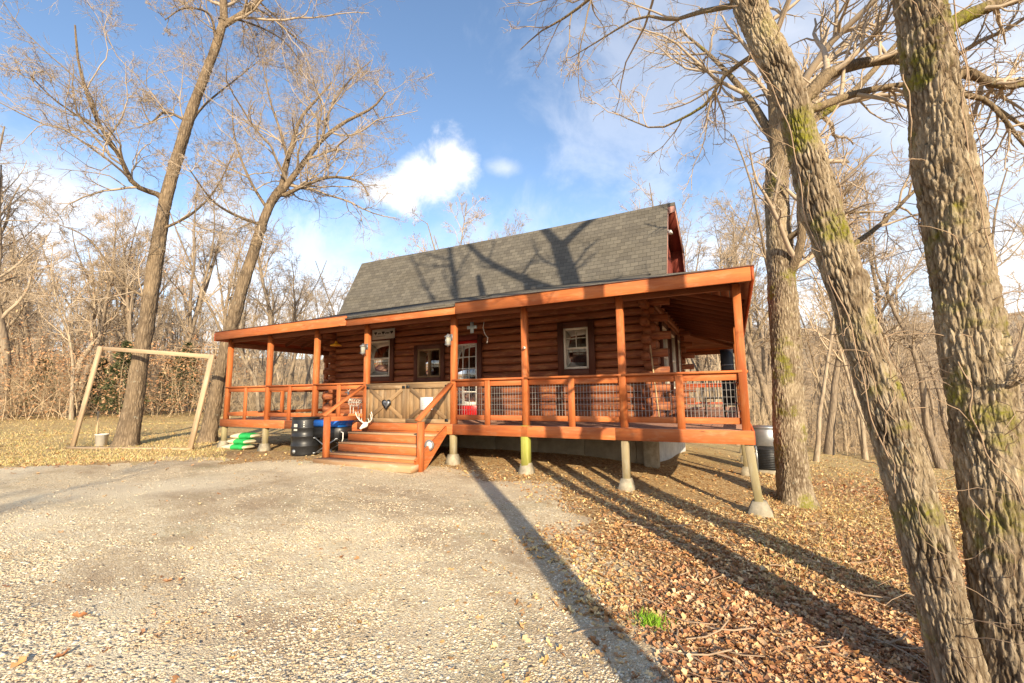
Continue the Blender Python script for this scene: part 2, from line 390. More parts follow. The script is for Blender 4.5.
# ---- windows
def window(axis,c,a0,a1,z0,z1,style='double',sgn=-1,trimw=.1,ct=True):
    def B(mb,x0,x1,y0,y1,zz0,zz1,ch=.004):
        # y measured outwards from wall centre line
        Y0,Y1=sorted((c+sgn*y0,c+sgn*y1))
        if axis=='x': mb.box(x0,x1,Y0,Y1,zz0,zz1,ch)
        else: mb.box(Y0,Y1,x0,x1,zz0,zz1,ch)
    t=MB(); w=trimw
    B(t,a0-w,a0,.02,.155,z0-w,z1+w); B(t,a1,a1+w,.02,.155,z0-w,z1+w); B(t,a0+.001,a1-.001,.02,.153,z1,z1+w); B(t,a0+.001,a1-.001,.02,.153,z0-w,z0)
    win=obj('window',t,M['trim'],cab)
    f=MB(); k=.055
    B(f,a0+.004,a0+k,.06,.135,z0+.004,z1-.004); B(f,a1-k,a1-.004,.06,.135,z0+.004,z1-.004); B(f,a0+k+.001,a1-k-.001,.062,.133,z0+.004,z0+k); B(f,a0+k+.001,a1-k-.001,.062,.133,z1-k,z1-.004)
    zm=(z0+z1)/2; xm=(a0+a1)/2
    if style in('double','grid'): B(f,a0+k+.001,a1-k-.001,.062,.14,zm-.022,zm+.022)
    if style=='slide': B(f,xm-.03,xm+.03,.062,.14,z0+k+.001,z1-k-.001)
    obj('frame',f,M['sash'] if style!='slide' else M['gatew'],win)
    if style=='grid':
        g=MB(); B(g,xm-.008,xm+.008,.085,.1,zm+.024,z1-k-.001); B(g,a0+k+.001,a1-k-.001,.086,.099,(zm+z1)/2-.008,(zm+z1)/2+.008); obj('muntin',g,M['sash'],win)
    p=MB(); B(p,a0+k-.005,a1-k+.005,.075,.079,z0+k-.005,z1-k+.005); obj('pane',p,M['glass'],win)
    if ct:
        cu=MB(); n=22 if style!='slide' else 10; vs=[];fs=[]
        zlo=zm if style!='slide' else z0+.05
        for i in range(n+1):
            x=a0+.02+(a1-a0-.04)*(1 if style!='slide' else .4)*i/n; y=c-sgn*(.10+.02*math.sin(i*1.9))
            for z in (zlo+.03*math.sin(i*.9),z1-.02):
                vs.append((x,y,z) if axis=='x' else (y,x,z))
        for i in range(n):
            fs.append([2*i,2*i+2,2*i+3,2*i+1])
        cu.add(vs,fs); obj('curtain',cu,M['curtain'],win)
    return win
window('x',WY0,*win_f[0],style='double',trimw=.14)
window('x',WY0,*win_f[1],style='slide',trimw=.12)
window('x',WY0,*win_f[2],style='grid',trimw=.15)
for w_ in win_s: window('y',WX1,*w_,style='double',sgn=1,ct=False,trimw=.12)
# ---- door
x0,x1,z0,z1=door_o
d=MB(); d.box(x0+.02,x1-.02,WY0-.10,WY0-.05,z0+.02,z0+.42); d.box(x0+.02,x0+.12,WY0-.10,WY0-.05,z0+.421,z1-.12); d.box(x1-.12,x1-.02,WY0-.10,WY0-.05,z0+.421,z1-.12); d.box(x0+.02,x1-.02,WY0-.10,WY0-.05,z1-.119,z1-.01)
door=obj('door',d,M['red'],cab)
f=MB(); a,b=x0+.035,x1-.035; f.box(a,a+.04,WY0-.13,WY0-.101,z0+.32,z1-.10); f.box(b-.04,b,WY0-.13,WY0-.101,z0+.32,z1-.10); f.box(a+.041,b-.041,WY0-.128,WY0-.101,z1-.14,z1-.10); f.box(a+.041,b-.041,WY0-.128,WY0-.101,z0+.32,z0+.36)
for i in (1,2): f.box(a+.04+(b-a-.08)*i/3-.01,a+.04+(b-a-.08)*i/3+.01,WY0-.125,WY0-.103,z0+.361,z1-.141)
for i in range(1,5):
    zz=z0+.36+(z1-.14-z0-.36)*i/5; f.box(a+.041,b-.041,WY0-.1235,WY0-.1045,zz-.01,zz+.01)
obj('glazing_frame',f,M['white'],door)
p=MB(); p.box(a+.02,b-.02,WY0-.112,WY0-.108,z0+.34,z1-.12,.001); obj('pane',p,M['glass'],door)
h=MB(); h.lathe((x1-.07,WY0-.10,.35),[(.012,0),(.012,-.03),(.028,-.04),(.03,-.06),(.018,-.075),(0,-.078)],14,'y'); obj('handle',h,M['metal'],door,smooth=True)
t=MB(); t.box(x0-.12,x0,WY0-.16,WY0-.02,z0,z1+.12); t.box(x1,x1+.12,WY0-.16,WY0-.02,z0,z1+.12); t.box(x0+.001,x1-.001,WY0-.158,WY0-.02,z1,z1+.12); obj('door_frame',t,M['trim'],cab)
# red panel under the eave of the door head
t=MB(); t.box(x0-.02,x1+.02,WY0-.19,WY0-.162,z1+.0,z1+.13); obj('door_header',t,M['gable'],cab)
# ---- gambrel roof
GX0,GX1=-12.0,-1.25; prof=[(10.42,2.55),(11.55,4.88),(13.6,5.74),(15.65,4.88),(16.78,2.55)]
def sag(x,amt=.05): u=(x-GX0)/(GX1-GX0); return -amt*4*u*(1-u)
def rf():
    mb=MB(); N=18
    for k in range(4):
        (ya,za),(yb,zb)=prof[k],prof[k+1]; L=math.hypot(yb-ya,zb-za); v0=[0,2.6,4.8,7.0][k]
        for i in range(N):
            xa=GX0+(GX1-GX0)*i/N; xb=GX0+(GX1-GX0)*(i+1)/N
            P=[(xa,ya,za+sag(xa)),(xb,ya,za+sag(xb)),(xb,yb,zb+sag(xb)),(xa,yb,zb+sag(xa))]
            uv=[(xa,v0),(xb,v0),(xb,v0+L),(xa,v0+L)]
            mb.add(P,[[0,1,2,3]],[uv])
            ny,nz=-(zb-za)/L*.09,(yb-ya)/L*.09
            Q=[(x,y-ny,z-nz) for x,y,z in P]
            mb.add(Q,[[3,2,1,0]],[uv[::-1]])
        for X,fl in ((GX0,0),(GX1,1)):
            ny,nz=-(zb-za)/L*.09,(yb-ya)/L*.09
            q=[(X,ya,za),(X,yb,zb),(X,yb-ny,zb-nz),(X,ya-ny,za-nz)]
            mb.add(q,[[0,1,2,3] if fl else [3,2,1,0]],[[(0,0),(L,0),(L,.09),(0,.09)]])
    return mb
roof=obj('roof',rf(),M['shingle'],cab)
# rake boards & soffit at both ends
for X,s in ((GX1,1),(GX0,-1)):
    mb=MB()
    for k in range(4):
        (ya,za),(yb,zb)=prof[k],prof[k+1]; dy,dz=yb-ya,zb-za; L=math.hypot(dy,dz); ny,nz=-dz/L,dy/L
        off=.185
        mb.beam((X-s*.02,ya-ny*off,za-nz*off),(X-s*.02,yb-ny*off,zb-nz*off),.03,.17,(0,ny,nz),.004)
    obj('rake_board',mb,M['rake'],roof)
    mb=MB()
    for k in range(4):
        (ya,za),(yb,zb)=prof[k],prof[k+1]; dy,dz=yb-ya,zb-za; L=math.hypot(dy,dz); ny,nz=-dz/L,dy/L
        mb.beam((X-s*.24,ya-ny*.12,za-nz*.12),(X-s*.24,yb-ny*.12,zb-nz*.12),.40,.02,(0,ny,nz),.002)
    obj('soffit',mb,M['gable'],roof)
# gable walls : vertical boards
for X,s in ((WX1+.04,1),(WX0-.04,-1)):
    mb=MB(); y=10.75
    while y<16.45:
        y2=min(y+.2,16.5); ym=(y+y2)/2
        zt=min(np.interp(q_,[p[0] for p in prof],[p[1] for p in prof]) for q_ in (y,y2))-.16
        mb.box(X-.02+.006*(int(y*5)%2),X+.02+.006*(int(y*5)%2),y,y2-.012,2.2,float(zt),.006); y+=.2
    obj('gable_wall',mb,M['gable'],cab)
fl=MB(); fl.box(GX1-.07,GX1+.03,11.36,11.42,4.05,4.10); fl.lathe((GX1+.05,11.38,4.04),[(0,.05),(.03,.045),(.055,-.02),(.06,-.05),(.0,-.05)],14)
obj('flood_light',fl,M['white'],cab,smooth=False)
# ---- porch roof : hipped skirt on four sides
EX0,EX1,EY0,EY1,EZ=-13.45,.33,7.45,19.85,1.90; SL=.295
TY=10.75; TZ=EZ+SL*(TY-EY0)
sd=1.93; HZ=EZ+SL*sd
def porch_polys(dz=0):
    hb=EY0+sd; hr=EY1-sd; xr=EX1-sd; xl=EX0+sd+ (0)
    front=[(EX0,EY0,EZ),(EX1,EY0,EZ),(xr,hb,HZ),(xr,TY,TZ),(xl,TY,TZ),(xl,hb,HZ)]
    right=[(EX1,EY0,EZ),(EX1,EY1,EZ),(xr,hr,HZ),(xr,hb,HZ)]
    left=[(EX0,EY1,EZ),(EX0,EY0,EZ),(xl,hb,HZ),(xl,hr,HZ)]
    TY2=16.55; TZ2=EZ+SL*(EY1-TY2)
    rear=[(EX1,EY1,EZ),(EX0,EY1,EZ),(xl,hr,HZ),(xl,TY2,TZ2),(xr,TY2,TZ2),(xr,hr,HZ)]
    return [[(x,y,z+dz) for x,y,z in p] for p in (front,right,left,rear)]
mb=MB()
for p in porch_polys(): mb.poly(p,.03)
pr=obj('porch_roof',mb,M['shingle'],cab)
mb=MB()
for p in porch_polys(-.16): mb.poly(p,None)
# ceiling as separate boards running along the eaves
mb=MB(); st=.16
def clipx(y,side):  # extent of the front/rear slope at distance y from the eave
    return EX0+min(y,sd),EX1-min(y,sd)
y=.06
while y<TY-EY0-.1:
    xa,xb=clipx(y,0); z=EZ+SL*y-.11
    mb.beam((xa+.02,EY0+y,z),(xb-.02,EY0+y,z),st-.008,.018,(0,-SL,1),.003); y+=st
y=.06
while y<EY1-16.6:
    xa,xb=clipx(y,0); z=EZ+SL*y-.11
    mb.beam((xa+.02,EY1-y,z),(xb-.02,EY1-y,z),st-.008,.018,(0,SL,1),.003); y+=st
for s in (0,1):
    q=.06
    while q<sd:
        z=EZ+SL*q-.11; X=EX1-q if s else EX0+q
        mb.beam((X,EY0+q+.02,z),(X,EY1-q-.02,z),st-.008,.018,(SL if s else -SL,0,1),.003); q+=st
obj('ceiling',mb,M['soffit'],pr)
mb=MB(); x=EX0+2.1
while x<EX1-2.0:
    for (ya,yb,s) in ((EY0+.05,10.3,1),(EY1-.05,16.9,-1)):
        L=abs(yb-ya); mb.beam((x,ya,EZ-.175+SL*.05),(x,yb,EZ-.175+SL*L),.04,.10,(0,-s*SL,1),.003)
    x+=.6
y=EY0+2.2
while y<EY1-2.1:
    for s in (0,1):
        X=EX1-.05 if s else EX0+.05; X2=WX1+.12 if s else WX0-.12
        mb.beam((X,y,EZ-.175+SL*.05),(X2,y,EZ-.175+SL*abs(X-X2)),.04,.10,(SL if s else -SL,0,1),.003)
    y+=.6
for (cx_,cy_,sx,sy) in ((EX1,EY0,-1,1),(EX0,EY0,1,1),(EX1,EY1,-1,-1),(EX0,EY1,1,-1)):
    mb.beam((cx_+sx*.05,cy_+sy*.05,EZ-.17),(cx_+sx*1.9,cy_+sy*1.9,EZ-.17+SL*1.9),.045,.13,(0,0,1),.003)
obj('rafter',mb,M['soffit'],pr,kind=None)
# fascia boards
fz0,fz1=1.665,1.882
P1=onY(347,330,EY0)[0]; P2=onY(456,315,EY0)[0]
for (a,b,zz0,zz1,nm) in ((EX0,P1,fz0+.02,fz1+.03,'l'),(P1+.004,P2,fz0-.0,fz1-.055,'m'),(P2+.004,EX1,fz0,fz1+.0,'r')):
    mb=MB(); mb.box(a,b,EY0-.045 if nm!='m' else EY0-.03,EY0-.005,zz0,zz1,.005); obj('fascia',mb,M['cedar'],pr)
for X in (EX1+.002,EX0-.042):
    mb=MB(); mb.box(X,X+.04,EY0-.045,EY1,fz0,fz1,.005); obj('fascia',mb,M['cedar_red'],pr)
mb=MB(); mb.box(EX0,EX1,EY1+.003,EY1+.043,fz0,fz1,.005); obj('fascia',mb,M['cedar'],pr)
# lower lap of shingles over the steps
mb=MB(); mb.poly([(P1,EY0-.08,EZ-.055),(P2,EY0-.08,EZ-.055),(P2,EY0+1.5,EZ+SL*1.55+.02),(P1,EY0+1.5,EZ+SL*1.55+.02)],.03); obj('shingle_lap',mb,M['shingle'],pr)
for q in ((EX0-.03,P1-.005,EY0-.06,EY0-.02,fz1+.032,fz1+.046),(P2+.01,EX1+.05,EY0-.06,EY0-.02,fz1+.002,fz1+.018),(EX1+.03,EX1+.055,EY0-.018,EY1,fz1+.002,fz1+.02)):
    mb=MB(); mb.box(*q,.002); obj('drip_edge',mb,M['trim'],pr)
# header beams on the posts
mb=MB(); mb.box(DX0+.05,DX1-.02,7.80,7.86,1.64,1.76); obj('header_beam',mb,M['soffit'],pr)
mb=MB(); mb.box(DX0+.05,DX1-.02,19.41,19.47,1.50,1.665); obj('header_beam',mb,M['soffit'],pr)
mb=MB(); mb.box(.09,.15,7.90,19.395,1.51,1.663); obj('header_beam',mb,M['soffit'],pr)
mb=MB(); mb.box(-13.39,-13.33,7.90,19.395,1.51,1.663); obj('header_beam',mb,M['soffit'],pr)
# ---- porch floor
mb=MB(); bw=.14; y=DY0+.07
while y<DY1-.05:
    z=FL-.02+random.uniform(-.003,.003)
    if y<WY0-.18 or y>WY1+.2:
        xs=[DX0,DX0+random.uniform(3,5),DX0+random.uniform(7.5,9.5),DX1]
        for a,b in zip(xs,xs[1:]): mb.beam((a+.003,y,z),(b-.003,y,z),bw-.008,.036,(0,0,1),.004)
    else:
        mb.beam((DX0,y,z),(WX0-.14,y,z),bw-.008,.036,(0,0,1),.004); mb.beam((WX1+.14,y,z),(DX1,y,z),bw-.008,.036,(0,0,1),.004)
    y+=bw
dk=obj('deck_floor',mb,M['deck'],cab)
mb=MB()
xs=[DX0,-10.6,-7.85,-5.3,-1.9,DX1+.03]
for a,b in zip(xs,xs[1:]): mb.box(a+.002,b-.002,DY0-.04,DY0,FL-.21,FL-.002,.005)
obj('rim_beam',mb,M['cedar'],dk)
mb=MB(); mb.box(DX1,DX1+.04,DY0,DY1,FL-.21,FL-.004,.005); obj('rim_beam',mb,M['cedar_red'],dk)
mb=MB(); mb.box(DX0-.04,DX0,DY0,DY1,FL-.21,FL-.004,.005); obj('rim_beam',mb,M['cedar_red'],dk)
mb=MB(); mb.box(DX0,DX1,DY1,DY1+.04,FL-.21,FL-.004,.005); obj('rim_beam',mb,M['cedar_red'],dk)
mb=MB(); x=DX0+.4
while x<DX1-.1: mb.box(x,x+.04,DY0+.01,WY0-.15,FL-.20,FL-.042); x+=.6
y=WY0
while y<DY1: mb.box(WX1+.1,DX1-.01,y,y+.04,FL-.20,FL-.042); mb.box(DX0+.01,WX0-.1,y,y+.04,FL-.20,FL-.042); y+=.6
obj('joist',mb,M['pt'],dk,kind=None)
# ---- posts, supports, footings
PX=[-13.36,-11.50,-9.61,-7.85,-5.34,-3.65,-1.76,.12]
posts=[(x,7.82) for x in PX]+[(.12,y) for y in (11.3,15.3,19.45)]+[(-13.36,y) for y in (11.3,15.3,19.45)]+[(x,19.45) for x in (-10.3,-7.2,-4.2)]
for i,(x,y) in enumerate(posts):
    mb=MB(); lx=(.02 if i==0 else 0); mb.beam((x,y,FL),(x+lx+random.uniform(-.01,.01),y,1.72 if i<8 else 1.49),.12,.12,(0,1,0),.008); obj('porch_post',mb,M['cedar'] ,cab)
    g=gzf(x,y); mb=MB()
    slant=.10 if abs(x-.12)<.01 and y<8 else 0
    if abs(x+3.65)<.01:
        mb.box(x-.075,x+.075,y-.12,y+.03,g+.1,FL+.0); sm=M['pt_green']
    else: mb.beam((x+slant,y-.02,g+.10),(x,y-.02,FL-.045),.12,.12,(0,1,0),.008); sm=M['pt']
    obj('support_post',mb,sm,cab,label='mossy yellow green support post' if sm==M['pt_green'] else None)
    if i==3 or i==4 and False: continue
    w=.165 if i==7 else .12;w2=.095 if i==7 else .08;ft=MB(); X=x+slant; Yy=y-.03; h0=g-.06; h1=g+.2; yw=random.uniform(-.04,.04)
    vs=[]
    for (ww,hh) in ((w,h0),(w,g+.04),(w2,h1)):
        for sx,sy in ((-1,-1),(1,-1),(1,1),(-1,1)):
            vs.append((X+ww*(sx*math.cos(yw)-sy*math.sin(yw)),Yy+ww*(sx*math.sin(yw)+sy*math.cos(yw)),hh))
    fs=[[k,(k+1)%4,4+(k+1)%4,4+k] for k in range(4)]+[[4+k,4+(k+1)%4,8+(k+1)%4,8+k] for k in range(4)]+[[8,9,10,11]]
    ft.add(vs,fs); obj('footing',ft,M['concrete'],cab)
# ---- railing (one part per bay, with its mesh)
def mesh_panel(p0,p1,z0,z1,parent):
    mb=MB(); p0=Vector(p0);p1=Vector(p1); L=(p1-p0).length; d=(p1-p0).normalized(); n=int(L/.06); r=.0048
    for i in range(1,n):
        q=p0+d*(L*i/n); mb.tube([(q.x,q.y,z0),(q.x,q.y,z1)],r,3,False)
    m=int((z1-z0)/.10)
    for j in range(1,m):
        z=z0+(z1-z0)*j/m; off=Vector((0,.004,0)) if abs(d.x)>.5 else Vector((.004,0,0)); a=p0+off;b=p1+off; mb.tube([(a.x,a.y,z),(b.x,b.y,z)],r,3,False)
    obj('wire_mesh',mb,M['wire'],parent)
def bay(p0,p1,mesh,mat,mid=True):
    p0=Vector(p0);p1=Vector(p1); d=(p1-p0).normalized(); sdv=Vector((d.y,-d.x,0)); e=.062
    a=p0+d*e; b=p1-d*e; mb=MB(); mb.beam((a.x,a.y,.237),(b.x,b.y,.237),.04,.115,(0,0,1),.005)
    mb.beam((p0.x-sdv.x*-.01,p0.y+sdv.y*.01,.315),(p1.x,p1.y,.315),.15,.038,(0,0,1),.006)
    r=obj('railing',mb,mat,cab)
    mb=MB(); mb.beam((a.x,a.y,-.46),(b.x,b.y,-.46),.04,.10,(0,0,1),.005); obj('bottom_rail',mb,mat,r)
    if mid:
        m=(p0+p1)/2; mb=MB(); o_=sdv*.042; mb.beam((m.x+o_.x,m.y+o_.y,-.66 if abs(d.x)>.5 else -.6),(m.x+o_.x,m.y+o_.y,.29),.12,.04,(sdv.x,sdv.y,0),.006); obj('baluster',mb,mat,r)
    if mesh: mesh_panel((a.x-sdv.x*.03,a.y-sdv.y*.03,0),(b.x-sdv.x*.03,b.y-sdv.y*.03,0),-.42,.25,r)
for i in range(7):
    if i==3: continue
    bay((PX[i],7.82,0),(PX[i+1],7.82,0),i>=4,M['cedar'])
for (ya,yb) in ((7.82,11.3),(11.3,15.3),(15.3,19.45)):
    bay((.12,ya,0),(.12,yb,0),True,M['cedar']); bay((-13.36,ya,0),(-13.36,yb,0),False,M['cedar'])
rx=[-13.36,-10.3,-7.2,-4.2,.12]
for a,b in zip(rx,rx[1:]): bay((a,19.45,0),(b,19.45,0),False,M['cedar_red'])
# ---- steps
SX0,SX1=-7.98,-5.52; g0=gzf(-6.6,6.9); nst=4; run=.27; rise=(FL-g0)/nst
stp=None
mb=MB(); yb=DY0-.05
mb.box(SX0-.16,SX0-.12,yb-.02,yb-.01,0,0.01)
mb=MB()
for k in range(1,nst):      # treads below the deck
    z=FL-rise*k; yc=DY0-.05-run*(k-.5); ext=.0*k
    mb.beam((SX0-ext,yc,z-.02),(SX1+.02,yc,z-.02),run+.03,.038,(0,0,1),.006)
stp=obj('staircase',mb,M['stepw'],cab)
mb=MB()
for k in range(0,nst):
    zt=FL-rise*k-(.04 if k else .006); yc=DY0-.05-run*k+(.0 if k==0 else .012); ext=.0*k
    mb.box(SX0-ext,SX1+.015,yc-.012,yc+.012,zt-rise+.045 if k<nst-1 else zt-rise+.02,zt,.003)
obj('riser',mb,M['cedar'],stp)
yend=DY0-.05-run*(nst-1)
mb=MB(); mb.box(SX0-.06,SX1+.10,yend-.34,yend-.03,g0-.02,g0+.11,.01); obj('bottom_step',mb,M['stepw'],stp)
for X in (SX1+.045,SX0-.10):
    mb=MB(); mb.poly([(X,DY0-.045,FL-.21),(X,DY0-.045,FL-.03),(X,yend-.18,g0+.20),(X,yend-.18,g0-.02),(X,yend+.12,g0-.02)],None)
    mb.poly([(X+.04,DY0-.045,FL-.21),(X+.04,DY0-.045,FL-.03),(X+.04,yend-.18,g0+.20),(X+.04,yend-.18,g0-.02),(X+.04,yend+.12,g0-.02)],None)
    mb.beam((X+.02,DY0-.045,FL-.05),(X+.02,yend-.18,g0+.18),.036,.02,(0,0,1),.003)
    if X>-6: obj('stringer',mb,M['cedar'],stp)
for X,top,mt in ((-5.42,-.50,M['cedar']),(-7.98,-.43,M['cedar'])):
    yy=6.82; mb=MB(); mb.box(X-.055,X+.055,yy-.055,yy+.055,gzf(X,yy)-.03,top,.008); obj('newel_post',mb,mt,stp)
    px_=-5.40 if X>-6 else -7.92
    mb=MB(); mb.beam((px_+.03,7.74,.24),(X+.0,yy-.10,top+.03),.14,.04,(0,0,1),.006); obj('handrail',mb,M['cedar'],stp)
    if X<-6:
        mb=MB(); mb.beam((px_-.02,7.72,-.50),(X,yy-.05,top-.05),.04,.10,(0,0,1),.006); obj('handrail',mb,M['cedar'],stp)
# ---- gate panels at the head of the steps
gt0,gt1=-7.79,-5.40; gy=7.80; gz0,gz1=-.595,.255
mb=MB(); n=14
for i in range(n):
    a=gt0+(gt1-gt0)*i/n; b=gt0+(gt1-gt0)*(i+1)/n
    mb.box(a+.002,b-.002,gy-.012+.003*(i%2),gy+.012,gz0,gz1,.004)
gate=obj('gate_panel',mb,M['gatew'],cab)
gm=(gt0+gt1)/2
mb=MB()
for a,b in ((gt0,gm-.003),(gm+.003,gt1)):
    for (p,q) in (((a,gz1-.045),(b,gz1-.045)),((a,gz0+.045),(b,gz0+.045))): mb.beam((p[0],gy-.034,p[1]),(q[0],gy-.034,q[1]),.03,.09,(0,0,1),.004)
    for x in (a+.045,b-.045): mb.beam((x,gy-.032,gz0+.091),(x,gy-.032,gz1-.091),.03,.09,(1,0,0),.004)
    mb.beam((a+.09,gy-.0295,gz0+.09),(b-.09,gy-.0295,gz1-.09),.02,.085,(0,0,1),.003); mb.beam((a+.09,gy-.0275,gz1-.09),(b-.09,gy-.0275,gz0+.09),.02,.085,(0,0,1),.003)
mb.beam((gt0-.02,gy,gz1+.02),(gt1,gy,gz1+.02),.10,.036,(0,0,1),.004)
obj('cross_brace',mb,M['gatew'],gate)
mb=MB()
for x,z in ((gt0+.06,gz1-.06),(gm-.06,gz1-.06),(gm+.06,gz1-.06),(gt1-.08,gz0+.07),(gt1-.08,gz1-.06)): mb.box(x-.04,x+.04,gy-.062,gy-.05,z-.03,z+.03,.004)
obj('hinge',mb,M['iron'],gate)
# ---- foundation
mb=MB(); x=WX0
while x<WX1-.05:
    x2=min(x+1.22,WX1); mb.box(x+.005,x2-.005,WY0-.05,WY0,-2.7,FL-.06,.004); x=x2
mb.box(WX0,WX1,WY0-.07,WY0-.051,FL-.25,FL-.06)
obj('foundation_wall',mb,plain('skirting panel',(.30,.25,.17),.85,var=.4,scale=3),cab)
vs=[];fs=[];uv=[]; n=130
for i in range(n+1):
    y=WY0+.02+(WY1-WY0)*i/n; xo=WX1+.02*(1 if (i//2)%2 else -1)+.01
    vs+=[(xo,y,-3.1),(xo,y,FL-.05)]
for i in range(n): fs.append([2*i,2*i+2,2*i+3,2*i+1])
mb=MB(); mb.add(vs,fs); obj('metal_skirting',mb,plain('pale corrugated skirting',(.58,.60,.60),.5,.25,var=.3,scale=3),cab)
mb=MB(); mb.box(WX0-.05,WX0,WY0,WY1,-2.4,FL-.06); obj('foundation_wall',mb,M['concrete'],cab)
mb=MB(); mb.beam((WX1-.02,WY0-.15,-2.2),(WX1-.02,WY0-.15,FL-.05),.3,.3,(0,1,0),.01); obj('foundation_pier',mb,M['concrete'],cab)
# ============================================================ THINGS ROUND THE CABIN
def ribbon_heart(cx,cz,s,n=26):
    return [(cx+s*.062*16*math.sin(t)**3/1.0*.9/16*8.2*.12*2, cz+s*(13*math.cos(t)-5*math.cos(2*t)-2*math.cos(3*t)-math.cos(4*t))/17) for t in [2*math.pi*i/n for i in range(n)]]
def heart(cx,cz,s,n=26):
    return [(cx+s*(16*math.sin(t)**3)/17, cz+s*(13*math.cos(t)-5*math.cos(2*t)-2*math.cos(3*t)-math.cos(4*t))/17) for t in [2*math.pi*i/n for i in range(n)]]
def flat(mb,pts,y0,y1):
    n=len(pts); mb.add([(x,y0,z) for x,z in pts]+[(x,y1,z) for x,z in pts],[list(range(n)),list(range(2*n-1,n-1,-1))]+[[i,n+i,n+(i+1)%n,(i+1)%n] for i in range(n)])
# post lanterns
def lantern(p,label):
    x,y,z=p; t=thing('porch_lantern',(x,y,z),label,'lantern','lanterns on the porch posts')
    mb=MB(); mb.lathe((x,y,z),[(0,.155),(.02,.15),(.03,.125),(.075,.10),(.08,.085)],4*5); mb.box(x-.01,x+.01,y,y+.12,z+.13,z+.15); mb.box(x-.035,x+.035,y+.11,y+.125,z+.02,z+.16)
    obj('cap',mb,M['metal'],t)
    mb=MB(); mb.lathe((x,y,z),[(.062,.084),(.058,-.07)],4); 
    obj('glass',mb,M['glassmilk'],t)
    mb=MB()
    for k in range(4):
        a=math.pi/2*k; mb.beam((x+.066*math.cos(a),y+.066*math.sin(a),z+.085),(x+.062*math.cos(a),y+.062*math.sin(a),z-.07),.01,.01)
    mb.lathe((x,y,z),[(.07,-.068),(.075,-.075),(.03,-.10),(0,-.125)],16); obj('frame',mb,M['metal'],t)
lantern(tuple(onY(363,350,7.64)),'grey four sided lantern on the porch post left of the steps')
lantern(tuple(onY(448,341,7.64)),'grey four sided lantern on the porch post right of the steps')
# yellow hanging lamp
p=onY(336,346,9.0); t=thing('hanging_lamp',p,'yellow enamel cone lamp hanging under the left porch roof','lamp')
mb=MB(); mb.lathe(p,[(.165,.0),(.15,.03),(.06,.075),(.03,.11),(.03,.15),(0,.155)],24); obj('lamp_shade',mb,M['yellow'],t,smooth=True)
mb=MB(); mb.tube([(p[0],p[1],p[2]+.15),(p[0],p[1],EZ+SL*(9.0-EY0)-.15)],.006,5); obj('cord',mb,M['iron'],t)
# heart sign over the window
p=onY(383.5,334,9.9); t=thing('hanging_sign',p,'pale wooden sign with dark hearts hanging above the left window','sign')
x,y,z=p; mb=MB(); mb.box(x-.44,x+.44,y-.012,y+.012,z-.15,z+.15,.006); obj('board',mb,M['signgrey'],t)
mb=MB()
for dx in (-.3,0,.33): flat(mb,heart(x+dx,z+.035,.058)[::-1],y-.018,y-.0125)
for dx,w in ((-.18,.05),(-.12,.04),(.10,.05),(.16,.04),(.21,.045)): flat(mb,[(x+dx-w*.5,z+.0),(x+dx+w*.5,z+.0),(x+dx+w*.6,z+.05),(x+dx,z+.02),(x+dx-w*.6,z+.05)][::1],y-.017,y-.0125)
mb.box(x-.26,x+.08,y-.016,y-.0125,z-.07,z-.058,.001)
obj('lettering',mb,M['ink'],t)
mb=MB()
for dx in (-.35,.35): mb.tube([(x+dx,y,z+.15),(x+dx,y,z+.33)],.004,4)
obj('hanger',mb,M['iron'],t)
# cross shaped wind chime & dangling wire
p=onY(472,328,8.6); x,y,z=p; t=thing('hanging_ornament',p,'pale blue grey cross ornament hanging from the porch ceiling before the red door','ornament')
mb=MB(); mb.box(x-.045,x+.045,y-.012,y+.012,z-.12,z+.14,.008); mb.box(x-.13,x-.046,y-.011,y+.011,z-.02,z+.055,.008); mb.box(x+.046,x+.13,y-.011,y+.011,z-.02,z+.055,.008)
obj('cross',mb,plain('pale blue tin',(.42,.50,.55),.4,.3),t); mb=MB(); mb.tube([(x,y,z+.13),(x,y,EZ+SL*(8.6-EY0)-.12)],.004,4); obj('cord',mb,M['iron'],t)
mb=MB(); P=[onY(a,b,8.4) for a,b in ((484,322),(483,328),(485,334),(488,338),(487,343))]; mb.tube(P,.008,5); obj('loose_cable',mb,M['white'],None,P[0],label='thin white cable dangling from the porch ceiling beside the cross ornament',cat='cable')
# camera on post
p=onY(525,348,7.74); x,y,z=p; t=thing('security_camera',p,'small white camera fixed to the middle porch post','camera')
mb=MB(); mb.lathe((x,y-.03,z),[(.0,-.035),(.022,-.03),(.027,0),(.022,.03),(0,.03)],16,'y'); obj('body',mb,M['white'],t,smooth=True); mb=MB(); mb.lathe((x,y-.064,z),[(0,-.004),(.012,-.003),(.014,.003)],12,'y'); obj('lens',mb,M['black'],t)
